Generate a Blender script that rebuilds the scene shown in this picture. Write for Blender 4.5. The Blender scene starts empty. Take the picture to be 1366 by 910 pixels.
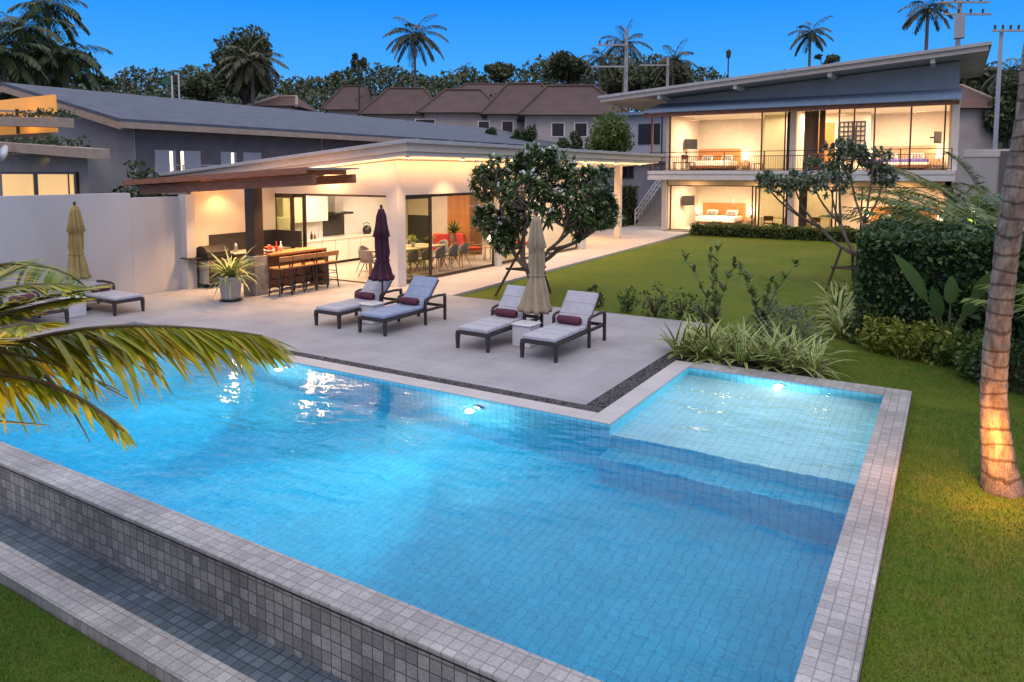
import bpy, math, random
import numpy as np
from mathutils import Vector, Matrix
random.seed(7); RNG = np.random.default_rng(7)
R = math.radians; PI = math.pi
sc = bpy.context.scene; COL = sc.collection
# ------------------------------------------------------------------ survey of the place (metres, camera stands at 0,0,H)
F = 962.; CX = 683.; CY = 310.; TILT = math.atan(80/962.); YAW = math.atan(589/(F/math.cos(TILT))); H = 3.2
def ray(px, py):
    r = (px-CX)/F; u = -(py-CY)/F
    fh = math.cos(TILT)+u*math.sin(TILT); z = -math.sin(TILT)+u*math.cos(TILT)
    return Vector((-math.sin(YAW)*fh+math.cos(YAW)*r, math.cos(YAW)*fh+math.sin(YAW)*r, z))
def gp(px, py, z=0.):
    d = ray(px, py); k = (z-H)/d.z; return Vector((d.x*k, d.y*k, z))
def onY(px, py, Y):
    d = ray(px, py); k = Y/d.y; return Vector((d.x*k, Y, H+d.z*k))
def onX(px, py, X):
    d = ray(px, py); k = X/d.x; return Vector((X, d.y*k, H+d.z*k))
def far(px, py, dist):
    d = ray(px, py); return Vector((d.x*dist, d.y*dist, H+d.z*dist))
# ------------------------------------------------------------------ materials
M = {}
def newmat(name):
    m = bpy.data.materials.new(name); m.use_nodes = True; nt = m.node_tree; b = nt.nodes['Principled BSDF']; M[name] = m
    return m, nt, b
def N(nt, t, **kw):
    n = nt.nodes.new(t)
    for k, v in kw.items(): setattr(n, k, v)
    return n
def mix(nt, fac, a, b, blend='MIX'):
    n = N(nt, 'ShaderNodeMix', data_type='RGBA', blend_type=blend)
    for s, v in ((0, fac), (6, a), (7, b)):
        if hasattr(v, 'is_linked') or hasattr(v, 'links'): nt.links.new(v, n.inputs[s])
        else: n.inputs[s].default_value = v if s == 0 else (*v[:3], 1)
    return n.outputs[2]
def bumpto(nt, b, h, strength, dist):
    bp = N(nt, 'ShaderNodeBump'); bp.inputs['Strength'].default_value = strength; bp.inputs['Distance'].default_value = dist
    nt.links.new(h, bp.inputs['Height']); nt.links.new(bp.outputs[0], b.inputs['Normal'])
def pm(name, col, rough=.6, metal=0., var=.18, vscale=3., bump=.0, bscale=60., coat=0., spec=.5, stretch=None):
    """painted / plastered / woven surface with uneven tone and a fine grain"""
    m, nt, b = newmat(name); tc = N(nt, 'ShaderNodeTexCoord'); src = tc.outputs['Object']
    if stretch:
        mp = N(nt, 'ShaderNodeMapping'); mp.inputs['Scale'].default_value = stretch; nt.links.new(src, mp.inputs[0]); src = mp.outputs[0]
    n = N(nt, 'ShaderNodeTexNoise'); n.inputs['Scale'].default_value = vscale; n.inputs['Detail'].default_value = 6; nt.links.new(src, n.inputs[0])
    lo = [c*(1-var) for c in col]; hi = [min(1, c*(1+var)) for c in col]
    cr = N(nt, 'ShaderNodeValToRGB'); cr.color_ramp.elements[0].position = .3; cr.color_ramp.elements[1].position = .7
    cr.color_ramp.elements[0].color = (*lo, 1); cr.color_ramp.elements[1].color = (*hi, 1)
    nt.links.new(n.outputs[0], cr.inputs[0]); nt.links.new(cr.outputs[0], b.inputs['Base Color'])
    b.inputs['Roughness'].default_value = rough; b.inputs['Metallic'].default_value = metal; b.inputs['Specular IOR Level'].default_value = spec
    if coat: b.inputs['Coat Weight'].default_value = coat
    if bump:
        n2 = N(nt, 'ShaderNodeTexNoise'); n2.inputs['Scale'].default_value = bscale; n2.inputs['Detail'].default_value = 4; nt.links.new(src, n2.inputs[0])
        bumpto(nt, b, n2.outputs[0], bump, .01)
    return m
def tilemat(name, c1, c2, mortar, size, gap, rough=.4, big=.25, bumpd=.004, rowh=None, offset=0., jitter=.0, spec=.5, squash=1.):
    m, nt, b = newmat(name); uv = N(nt, 'ShaderNodeUVMap'); src = uv.outputs[0]
    if jitter:
        nz = N(nt, 'ShaderNodeTexNoise'); nz.inputs['Scale'].default_value = 9.; nt.links.new(src, nz.inputs[0])
        src = mix(nt, jitter, src, nz.outputs['Color'])
    br = N(nt, 'ShaderNodeTexBrick'); br.offset = offset; br.offset_frequency = 2; br.squash = 1
    br.inputs['Scale'].default_value = 1; br.inputs['Brick Width'].default_value = size; br.inputs['Row Height'].default_value = rowh or size
    br.inputs['Mortar Size'].default_value = gap; br.inputs['Mortar Smooth'].default_value = .3; br.inputs['Bias'].default_value = 0
    br.inputs['Color1'].default_value = (*c1, 1); br.inputs['Color2'].default_value = (*c2, 1); br.inputs['Mortar'].default_value = (*mortar, 1)
    nt.links.new(src, br.inputs[0])
    n = N(nt, 'ShaderNodeTexNoise'); n.inputs['Scale'].default_value = 1.1; n.inputs['Detail'].default_value = 8; nt.links.new(uv.outputs[0], n.inputs[0])
    n3 = N(nt, 'ShaderNodeTexNoise'); n3.inputs['Scale'].default_value = 38; n3.inputs['Detail'].default_value = 5; nt.links.new(uv.outputs[0], n3.inputs[0])
    mr = N(nt, 'ShaderNodeMapRange'); mr.inputs[1].default_value = .3; mr.inputs[2].default_value = .7; mr.inputs[3].default_value = 1-big; mr.inputs[4].default_value = 1+big
    nt.links.new(n.outputs[0], mr.inputs[0])
    mr2 = N(nt, 'ShaderNodeMapRange'); mr2.inputs[1].default_value = .3; mr2.inputs[2].default_value = .7; mr2.inputs[3].default_value = 1-big*.7; mr2.inputs[4].default_value = 1+big*.7
    nt.links.new(n3.outputs[0], mr2.inputs[0])
    mu = N(nt, 'ShaderNodeMath', operation='MULTIPLY'); nt.links.new(mr.outputs[0], mu.inputs[0]); nt.links.new(mr2.outputs[0], mu.inputs[1])
    nt.links.new(mix(nt, 1., br.outputs[0], mu.outputs[0], 'MULTIPLY'), b.inputs['Base Color'])
    b.inputs['Roughness'].default_value = rough; b.inputs['Specular IOR Level'].default_value = spec
    inv = N(nt, 'ShaderNodeMath', operation='SUBTRACT'); inv.inputs[0].default_value = 1; nt.links.new(br.outputs['Fac'], inv.inputs[1])
    bumpto(nt, b, inv.outputs[0], .7, bumpd)
    return m
def leafmat(name, stops, rough=.45, trans=.25, scale=None):
    """leaf tissue: a tone of its own for every leaf, a little light passing through"""
    m, nt, b = newmat(name); g = N(nt, 'ShaderNodeNewGeometry'); cr = N(nt, 'ShaderNodeValToRGB')
    el = cr.color_ramp.elements
    while len(el) < len(stops): el.new(.5)
    for e, (p, c) in zip(el, stops): e.position = p; e.color = (*c, 1)
    nt.links.new(g.outputs['Random Per Island'], cr.inputs[0]); nt.links.new(cr.outputs[0], b.inputs['Base Color'])
    b.inputs['Roughness'].default_value = rough
    if trans:
        t = N(nt, 'ShaderNodeBsdfTranslucent'); mx = N(nt, 'ShaderNodeMixShader'); mx.inputs[0].default_value = trans
        nt.links.new(cr.outputs[0], t.inputs[0]); nt.links.new(b.outputs[0], mx.inputs[1]); nt.links.new(t.outputs[0], mx.inputs[2])
        nt.links.new(mx.outputs[0], nt.nodes['Material Output'].inputs[0])
    return m
def emit(name, col, s):
    m, nt, b = newmat(name); b.inputs['Base Color'].default_value = (*col, 1); b.inputs['Emission Color'].default_value = (*col, 1); b.inputs['Emission Strength'].default_value = s
    return m
def glassmat(name, tint, ior=1.5):
    m, nt, b = newmat(name); t = N(nt, 'ShaderNodeBsdfTransparent'); t.inputs[0].default_value = (*tint, 1)
    g = N(nt, 'ShaderNodeBsdfGlossy'); g.inputs['Roughness'].default_value = .01; f = N(nt, 'ShaderNodeFresnel'); f.inputs[0].default_value = ior
    mx = N(nt, 'ShaderNodeMixShader'); nt.links.new(f.outputs[0], mx.inputs[0]); nt.links.new(t.outputs[0], mx.inputs[1]); nt.links.new(g.outputs[0], mx.inputs[2])
    nt.links.new(mx.outputs[0], nt.nodes['Material Output'].inputs[0]); nt.nodes.remove(b)
    return m
def grassmat(name, a, bcol, c):
    m, nt, b = newmat(name); tc = N(nt, 'ShaderNodeTexCoord')
    def nz(s, d=6):
        n = N(nt, 'ShaderNodeTexNoise'); n.inputs['Scale'].default_value = s; n.inputs['Detail'].default_value = d; nt.links.new(tc.outputs['Object'], n.inputs[0]); return n
    n1 = nz(.32, 9); n2 = nz(4.); n3 = nz(55., 3)
    def ramp(src, lo, hi):
        mr = N(nt, 'ShaderNodeMapRange'); mr.inputs[1].default_value = lo; mr.inputs[2].default_value = hi; nt.links.new(src, mr.inputs[0]); return mr.outputs[0]
    x = mix(nt, ramp(n1.outputs[0], .35, .65), a, bcol); x = mix(nt, ramp(n2.outputs[0], .42, .72), x, c)
    x = mix(nt, ramp(n3.outputs[0], .3, .7), mix(nt, 1., x, (.55, .55, .5), 'MULTIPLY'), x)
    nt.links.new(x, b.inputs['Base Color']); b.inputs['Roughness'].default_value = .85; b.inputs['Specular IOR Level'].default_value = .15
    bumpto(nt, b, n3.outputs[0], .9, .03)
    return m
pm('white_render', (.62, .60, .58), .8, var=.06, vscale=1.2, bump=.12, bscale=90)
pm('white_paint', (.72, .70, .67), .6, var=.05, vscale=2)
pm('wall_grey', (.36, .37, .40), .8, var=.08, vscale=1.2, bump=.1)
pm('warm_plaster', (.66, .58, .48), .8, var=.05)
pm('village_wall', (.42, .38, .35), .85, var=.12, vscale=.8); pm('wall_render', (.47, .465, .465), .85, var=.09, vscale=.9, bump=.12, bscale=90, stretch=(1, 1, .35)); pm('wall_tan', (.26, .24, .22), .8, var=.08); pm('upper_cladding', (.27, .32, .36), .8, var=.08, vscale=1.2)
pm('dark_wall', (.13, .12, .125), .75, var=.15, vscale=2)
pm('bronze', (.06, .042, .032), .4, .4, var=.2)
pm('dark_metal', (.03, .028, .03), .4, .5, var=.25, vscale=8)
pm('steel', (.55, .55, .55), .28, .9, var=.1)
pm('wicker', (.035, .028, .03), .55, var=.4, vscale=60, bump=.5, bscale=140)
pm('cushion', (.42, .42, .46), .9, var=.08, vscale=9, bump=.25, bscale=220)
pm('cushion_sky_tint', (.27, .33, .46), .9, var=.08, vscale=9, bump=.25, bscale=220)  # cushion fabric with the sky's blue light painted into its colour
pm('maroon', (.10, .022, .04), .85, var=.25, vscale=8, bump=.25, bscale=160)
pm('umbrella_maroon', (.055, .012, .03), .85, var=.25, vscale=6, bump=.2, bscale=120)
pm('umbrella_beige', (.36, .29, .19), .9, var=.14, vscale=5, bump=.2, bscale=120)
pm('umbrella_ochre', (.33, .24, .085), .9, var=.14, vscale=5, bump=.2, bscale=120)
pm('ceramic', (.62, .61, .61), .35, var=.06)
pm('pot_grey', (.40, .39, .37), .7, var=.15, vscale=5, bump=.2)
pm('wood_dark', (.20, .08, .04), .55, var=.35, vscale=3, stretch=(1, 9, 9), bump=.15, bscale=30)
pm('wood_warm', (.42, .19, .065), .45, var=.25, vscale=2.5, stretch=(1, 8, 8), bump=.1, bscale=20)
pm('wood_orange', (.50, .20, .05), .5, var=.14, vscale=1.4, stretch=(7, 7, 1))
pm('wood_light', (.45, .30, .17), .5, var=.2, vscale=3, stretch=(1, 9, 9))
pm('stake', (.07, .045, .03), .85, var=.35, vscale=9)
pm('bark', (.16, .13, .105), .9, var=.35, vscale=7, bump=.6, bscale=30)
pm('bark_dark', (.06, .05, .042), .9, var=.35, vscale=7, bump=.6, bscale=30)
pm('roof_shingle', (.075, .09, .115), .75, var=.22, vscale=1.6, bump=.5, bscale=22, stretch=(1, 1, 1))
pm('roof_grey', (.27, .275, .29), .65, var=.12, vscale=1.3, stretch=(4, .5, 1))
pm('roof_pale', (.38, .38, .39), .65, var=.1, vscale=1.3, stretch=(4, .5, 1)); pm('roof_blue', (.15, .22, .31), .5, var=.12, vscale=1.3, stretch=(6, .4, 1))
pm('fascia', (.42, .39, .36), .7, var=.08)
pm('fascia_cream', (.58, .50, .41), .7, var=.06); pm('wood_pergola', (.30, .105, .045), .5, var=.3, vscale=3, stretch=(1, 9, 9), bump=.15, bscale=30); pm('trim_tan', (.36, .27, .2), .7, var=.12)
pm('concrete', (.34, .33, .32), .85, var=.14, vscale=4, bump=.3)
pm('stone_clad', (.24, .22, .2), .85, var=.3, vscale=7, bump=.6, bscale=26)
pm('black_stone', (.03, .028, .028), .4, var=.5, vscale=40, bump=.4, bscale=90)
pm('black', (.012, .012, .014), .35, var=.2)
pm('red_fabric', (.48, .035, .03), .85, var=.12, vscale=8)
pm('grey_fabric', (.26, .24, .23), .9, var=.15, vscale=10, bump=.2, bscale=150)
pm('linen', (.74, .70, .66), .9, var=.06, vscale=5, bump=.35, bscale=12)
pm('curtain', (.30, .22, .16), .9, var=.15, stretch=(20, 20, 1))
pm('countertop', (.66, .60, .53), .3, var=.08, vscale=12)
pm('cabinet', (.68, .62, .55), .35, var=.03)
pm('tile_floor', (.48, .42, .35), .35, var=.07, vscale=1.5)
pm('soil', (.045, .032, .022), .95, var=.4, vscale=14, bump=.8, bscale=40)
pm('red_flag', (.4, .02, .03), .8); pm('green_flag', (.03, .14, .08), .8)
pm('fruit', (.5, .08, .03), .5, var=.5, vscale=25)
pm('plastic_white', (.7, .7, .7), .4, var=.04)
pm('purple_fabric', (.11, .08, .33), .85, var=.2, vscale=9)
def hip_roof_mat(name, col, dark):
    m, nt, b = newmat(name); uv = N(nt, 'ShaderNodeTexCoord'); w = N(nt, 'ShaderNodeTexWave'); w.bands_direction = 'Z'
    w.inputs['Scale'].default_value = 2.6; w.inputs['Distortion'].default_value = 1.; nt.links.new(uv.outputs['Object'], w.inputs[0])
    n = N(nt, 'ShaderNodeTexNoise'); n.inputs['Scale'].default_value = .9; n.inputs['Detail'].default_value = 9; nt.links.new(uv.outputs['Object'], n.inputs[0])
    x = mix(nt, n.outputs[0], dark, col); nt.links.new(x, b.inputs['Base Color']); b.inputs['Roughness'].default_value = .85
    bumpto(nt, b, w.outputs[0], .6, .05)
hip_roof_mat('roof_brown', (.13, .078, .066), (.06, .04, .038)); hip_roof_mat('roof_rust', (.16, .08, .06), (.09, .05, .042))
tilemat('deck_tile', (.345, .335, .345), (.31, .305, .315), (.235, .23, .235), .6, .005, .75, .12, .001, spec=.3)
tilemat('path_tile', (.47, .44, .42), (.45, .42, .40), (.38, .36, .35), .6, .004, .7, .06, .001, spec=.3)
tilemat('coping_tile', (.42, .405, .385), (.31, .30, .29), (.22, .215, .21), .104, .005, .5, .26, .003)
tilemat('coping_far', (.50, .475, .455), (.46, .435, .42), (.36, .34, .335), .30, .003, .55, .08, .001)
tilemat('wall_tile', (.36, .345, .32), (.18, .175, .17), (.075, .075, .08), .104, .005, .45, .34, .004)
tilemat('trough_tile', (.13, .175, .215), (.07, .10, .13), (.045, .055, .07), .104, .006, .3, .25, .004)
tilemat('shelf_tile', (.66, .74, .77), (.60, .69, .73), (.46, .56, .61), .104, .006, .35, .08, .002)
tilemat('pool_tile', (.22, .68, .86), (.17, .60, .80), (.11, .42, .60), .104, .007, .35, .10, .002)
grassmat('lawn_grass', (.080, .165, .010), (.140, .205, .014), (.175, .19, .030))
grassmat('low_grass', (.07, .15, .012), (.09, .165, .016), (.13, .17, .03))
grassmat('rough_grass', (.03, .05, .015), (.05, .06, .02), (.06, .06, .03))
glassmat('glass', (.97, .97, .96)); glassmat('glass_tint', (.66, .68, .50)); glassmat('glass_dark', (.30, .31, .27))
emit('lamp_warm', (1., .78, .45), 30.); emit('lamp_shade', (1., .80, .55), 5.); emit('window_lit', (1., .60, .22), .5); emit('soffit_glow', (1., .42, .06), .24); emit('strip_lit', (1., .72, .42), 3.); emit('pool_lamp', (.85, .97, 1.), 25.)
leafmat('leaf_frangipani', [(0, (.05, .10, .035)), (.5, (.095, .165, .055)), (1, (.18, .25, .10))], .35, .2)
leafmat('leaf_hedge', [(0, (.022, .055, .014)), (.6, (.045, .10, .024)), (1, (.10, .17, .035))], .45, .2)
leafmat('leaf_dark', [(0, (.03, .055, .018)), (.6, (.052, .09, .03)), (1, (.10, .135, .045))], .5, .2)
leafmat('leaf_lowhedge', [(0, (.05, .09, .016)), (.6, (.08, .13, .026)), (1, (.16, .19, .04))], .5, .2)
leafmat('leaf_yellow', [(0, (.10, .15, .015)), (.6, (.22, .26, .03)), (1, (.36, .36, .06))], .45, .25)
leafmat('leaf_mid', [(0, (.045, .10, .016)), (.6, (.085, .16, .026)), (1, (.17, .23, .04))], .45, .25)
leafmat('leaf_bluegreen', [(0, (.10, .155, .085)), (1, (.20, .26, .15))], .55, .2)
leafmat('leaf_forest', [(0, (.045, .065, .028)), (.6, (.075, .095, .038)), (1, (.12, .14, .055))], .6, .15)
leafmat('leaf_palm_far', [(0, (.05, .062, .03)), (.7, (.085, .095, .045)), (1, (.17, .16, .07))], .5, .2)
leafmat('leaf_palm_near', [(0, (.12, .15, .012)), (.3, (.28, .32, .02)), (.7, (.46, .45, .035)), (.92, (.50, .36, .05)), (1, (.12, .08, .03))], .4, .35)
leafmat('leaf_bright_palm', [(0, (.06, .12, .012)), (.6, (.14, .22, .02)), (1, (.24, .28, .04))], .45, .3)
leafmat('leaf_fresh', [(0, (.06, .10, .02)), (1, (.17, .24, .05))], .5, .3)
leafmat('leaf_banana', [(0, (.07, .14, .04)), (1, (.14, .22, .07))], .35, .3)
leafmat('petal', [(0, (.75, .74, .68)), (1, (.8, .8, .78))], .6, .2)
pm('palm_rib', (.10, .075, .03), .6, var=.4, vscale=9); pm('green_stem', (.09, .12, .03), .6, var=.3)
leafmat('blade_cream', [(0, (.40, .43, .20)), (1, (.55, .55, .30))], .5, .2)
def stripe_leaf():   # variegated blade: green heart, cream edges (u runs across the blade)
    m, nt, b = newmat('leaf_striped'); uv = N(nt, 'ShaderNodeUVMap'); sp = N(nt, 'ShaderNodeSeparateXYZ'); nt.links.new(uv.outputs[0], sp.inputs[0])
    cr = N(nt, 'ShaderNodeValToRGB'); cr.color_ramp.interpolation = 'CONSTANT'; e = cr.color_ramp.elements
    e[0].position = 0; e[0].color = (.60, .63, .20, 1); e[1].position = .28; e[1].color = (.10, .22, .04, 1); k = e.new(.72); k.color = (.60, .63, .20, 1)
    nt.links.new(sp.outputs[0], cr.inputs[0]); g = N(nt, 'ShaderNodeNewGeometry'); mr = N(nt, 'ShaderNodeMapRange'); mr.inputs[3].default_value = .5; mr.inputs[4].default_value = 1.15
    nt.links.new(g.outputs['Random Per Island'], mr.inputs[0]); nt.links.new(mix(nt, 1., cr.outputs[0], mr.outputs[0], 'MULTIPLY'), b.inputs['Base Color']); b.inputs['Roughness'].default_value = .5
stripe_leaf()
def palm_bark():
    m, nt, b = newmat('palm_bark'); tc = N(nt, 'ShaderNodeTexCoord'); mp = N(nt, 'ShaderNodeMapping'); mp.inputs['Scale'].default_value = (5, 5, 1.6); nt.links.new(tc.outputs['Object'], mp.inputs[0])
    n = N(nt, 'ShaderNodeTexNoise'); n.inputs['Scale'].default_value = 3; n.inputs['Detail'].default_value = 10; n.inputs['Roughness'].default_value = .7; nt.links.new(mp.outputs[0], n.inputs[0])
    cr = N(nt, 'ShaderNodeValToRGB'); e = cr.color_ramp.elements; e[0].position = .36; e[0].color = (.12, .085, .06, 1); e[1].position = .62; e[1].color = (.36, .29, .235, 1); nt.links.new(n.outputs[0], cr.inputs[0])
    wv = N(nt, 'ShaderNodeTexWave'); wv.bands_direction = 'Z'; wv.inputs['Scale'].default_value = 1.9; wv.inputs['Distortion'].default_value = 7.; wv.inputs['Detail'].default_value = 3; wv.inputs['Detail Scale'].default_value = .8; nt.links.new(tc.outputs['Object'], wv.inputs[0])
    rm = N(nt, 'ShaderNodeValToRGB'); rm.color_ramp.elements[0].position = .02; rm.color_ramp.elements[0].color = (.42, .37, .34, 1); rm.color_ramp.elements[1].position = .12; rm.color_ramp.elements[1].color = (1, 1, 1, 1); nt.links.new(wv.outputs[1], rm.inputs[0])
    nt.links.new(mix(nt, 1., cr.outputs[0], rm.outputs[0], 'MULTIPLY'), b.inputs['Base Color']); b.inputs['Roughness'].default_value = .9
    n2 = N(nt, 'ShaderNodeTexNoise'); n2.inputs['Scale'].default_value = 26; n2.inputs['Detail'].default_value = 8; nt.links.new(mp.outputs[0], n2.inputs[0]); bumpto(nt, b, n2.outputs[0], .8, .03)
palm_bark()
def watermat():
    m, nt, b = newmat('pool_water'); nt.nodes.remove(b); out = nt.nodes['Material Output']
    g = N(nt, 'ShaderNodeBsdfGlass'); g.inputs['Roughness'].default_value = 0.; g.inputs['IOR'].default_value = 1.33
    tc = N(nt, 'ShaderNodeTexCoord')
    def nz(scale, det, sx, sy, rot=0.):
        mp = N(nt, 'ShaderNodeMapping'); mp.inputs['Scale'].default_value = (sx, sy, 1); mp.inputs['Rotation'].default_value = (0, 0, rot); nt.links.new(tc.outputs['Object'], mp.inputs[0])
        n = N(nt, 'ShaderNodeTexNoise'); n.inputs['Scale'].default_value = scale; n.inputs['Detail'].default_value = det; nt.links.new(mp.outputs[0], n.inputs[0]); return n.outputs[0]
    a = nz(1.5, 2, .7, 1.3, .4); c = nz(6., 3, .8, 1.4, -.3)
    mu = N(nt, 'ShaderNodeMath', operation='MULTIPLY_ADD'); mu.inputs[1].default_value = .20; nt.links.new(c, mu.inputs[0]); nt.links.new(a, mu.inputs[2])
    bp = N(nt, 'ShaderNodeBump'); bp.inputs['Strength'].default_value = .20; bp.inputs['Distance'].default_value = .14; nt.links.new(mu.outputs[0], bp.inputs['Height']); nt.links.new(bp.outputs[0], g.inputs['Normal'])
    nt.links.new(g.outputs[0], out.inputs[0])
    v = N(nt, 'ShaderNodeVolumeAbsorption'); v.inputs[0].default_value = (.0, .86, .98, 1); v.inputs[1].default_value = .52; vs = N(nt, 'ShaderNodeVolumeScatter'); vs.inputs[0].default_value = (.80, .95, 1, 1); vs.inputs['Density'].default_value = .05; vs.inputs['Anisotropy'].default_value = .2; ad = N(nt, 'ShaderNodeAddShader'); nt.links.new(v.outputs[0], ad.inputs[0]); nt.links.new(vs.outputs[0], ad.inputs[1]); nt.links.new(ad.outputs[0], out.inputs[1])
watermat()
# ------------------------------------------------------------------ mesh helpers
def root_loc(o):
    v = Vector((0, 0, 0))
    while o is not None: v = v+o.location; o = o.parent
    return v
class MB:
    """gathers shapes that make ONE mesh"""
    def __init__(s): s.v = []; s.f = []; s.uv = {}
    def poly(s, pts):
        i = len(s.v); s.v += [Vector(p) for p in pts]; s.f.append(tuple(range(i, i+len(pts)))); return s
    def hexa(s, p):
        i = len(s.v); s.v += [Vector(q) for q in p]
        for a in ((3, 2, 1, 0), (4, 5, 6, 7), (0, 1, 5, 4), (1, 2, 6, 5), (2, 3, 7, 6), (3, 0, 4, 7)): s.f.append(tuple(i+k for k in a))
        return s
    def box(s, x0, y0, z0, x1, y1, z1):
        x0, x1 = sorted((x0, x1)); y0, y1 = sorted((y0, y1)); z0, z1 = sorted((z0, z1))
        return s.hexa([(x0, y0, z0), (x1, y0, z0), (x1, y1, z0), (x0, y1, z0), (x0, y0, z1), (x1, y0, z1), (x1, y1, z1), (x0, y1, z1)])
    def cbox(s, c, d, mat=None):
        x, y, z = d[0]/2, d[1]/2, d[2]/2; c = Vector(c); mat = mat or Matrix()
        return s.hexa([c+mat@Vector(q) for q in ((-x, -y, -z), (x, -y, -z), (x, y, -z), (-x, y, -z), (-x, -y, z), (x, -y, z), (x, y, z), (-x, y, z))])
    def bar(s, a, b, w, h=None):
        a = Vector(a); b = Vector(b); d = b-a; q = d.to_track_quat('Y', 'Z').to_matrix().to_4x4()
        return s.cbox((a+b)/2, (w, d.length, h or w), q)
    def prism(s, poly, z0, z1):
        n = len(poly); i = len(s.v); s.v += [Vector((p[0], p[1], z0)) for p in poly]+[Vector((p[0], p[1], z1)) for p in poly]
        s.f.append(tuple(i+k for k in reversed(range(n)))); s.f.append(tuple(i+n+k for k in range(n)))
        for k in range(n): s.f.append((i+k, i+(k+1) % n, i+n+(k+1) % n, i+n+k))
        return s
    def tube(s, pts, rad, n=8, cap=True):
        pts = [Vector(p) for p in pts]; rad = rad if hasattr(rad, '__len__') else [rad]*len(pts); i0 = len(s.v); up = Vector((.13, .37, .92)).normalized()
        for k, p in enumerate(pts):
            t = (pts[min(k+1, len(pts)-1)]-pts[max(k-1, 0)]).normalized(); u = t.cross(up)
            if u.length < 1e-3: u = t.cross(Vector((1, 0, 0)))
            u.normalize(); w = t.cross(u)
            for a in range(n): s.v.append(p+(u*math.cos(2*PI*a/n)+w*math.sin(2*PI*a/n))*rad[k])
        for k in range(len(pts)-1):
            for a in range(n): b = (a+1) % n; s.f.append((i0+k*n+a, i0+k*n+b, i0+(k+1)*n+b, i0+(k+1)*n+a))
        if cap: s.f.append(tuple(i0+a for a in reversed(range(n)))); s.f.append(tuple(i0+(len(pts)-1)*n+a for a in range(n)))
        return s
    def lathe(s, prof, n=20, c=(0, 0, 0), fold=None, sq=None):
        c = Vector(c); i0 = len(s.v)
        for r, z in prof:
            for a in range(n):
                t = 2*PI*a/n; rr = r*(fold(t, z) if fold else 1.)
                if sq: rr /= max(abs(math.cos(t)), abs(math.sin(t)))**sq
                s.v.append(c+Vector((rr*math.cos(t), rr*math.sin(t), z)))
        for k in range(len(prof)-1):
            for a in range(n): b = (a+1) % n; s.f.append((i0+k*n+a, i0+k*n+b, i0+(k+1)*n+b, i0+(k+1)*n+a))
        s.f.append(tuple(i0+a for a in reversed(range(n)))); s.f.append(tuple(i0+(len(prof)-1)*n+a for a in range(n)))
        return s
    def build(s, name, mat, parent=None, bevel=0., smooth=False, loc=None, seg=2):
        me = bpy.data.meshes.new(name); o = bpy.data.objects.new(name, me); COL.objects.link(o)
        off = root_loc(parent) if parent else Vector(loc or (0, 0, 0))
        if not parent and loc: o.location = off
        me.from_pydata([v-off for v in s.v], [], s.f); me.update()
        uv = me.uv_layers.new(name='UVMap'); co = [v for v in s.v]
        for p in me.polygons:
            n = p.normal; ax = max(range(3), key=lambda k: abs(n[k]))
            for li in p.loop_indices:
                v = co[me.loops[li].vertex_index]; uv.data[li].uv = (v.y, v.z) if ax == 0 else (v.x, v.z) if ax == 1 else (v.x, v.y)
        me.materials.append(M[mat])
        if smooth:
            for p in me.polygons: p.use_smooth = True
        if bevel:
            b = o.modifiers.new('edge', 'BEVEL'); b.width = bevel; b.segments = seg; b.limit_method = 'ANGLE'; b.angle_limit = R(35)
        if parent: o.parent = parent
        return o
def tag(o, label=None, cat=None, group=None, kind=None):
    if label: o['label'] = label
    if cat: o['category'] = cat
    if group: o['group'] = group
    if kind: o['kind'] = kind
    return o
def thing(name, loc, label, cat, group=None, rz=0.):
    o = bpy.data.objects.new(name, None); o.empty_display_size = .2; COL.objects.link(o); o.location = loc; o.rotation_euler.z = rz
    return tag(o, label, cat, group)
def copy_tree(o, parent=None):
    c = o.copy(); COL.objects.link(c); c.parent = parent
    for ch in list(o.children): copy_tree(ch, c)
    return c
def place(proto, first, loc, rz=0., label=None, scale=None, group=None):
    o = proto if first else copy_tree(proto)
    o.location = loc; o.rotation_euler.z = rz
    if scale: o.scale = scale if hasattr(scale, '__len__') else (scale,)*3
    if label: o['label'] = label
    if group: o['group'] = group
    return o
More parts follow.
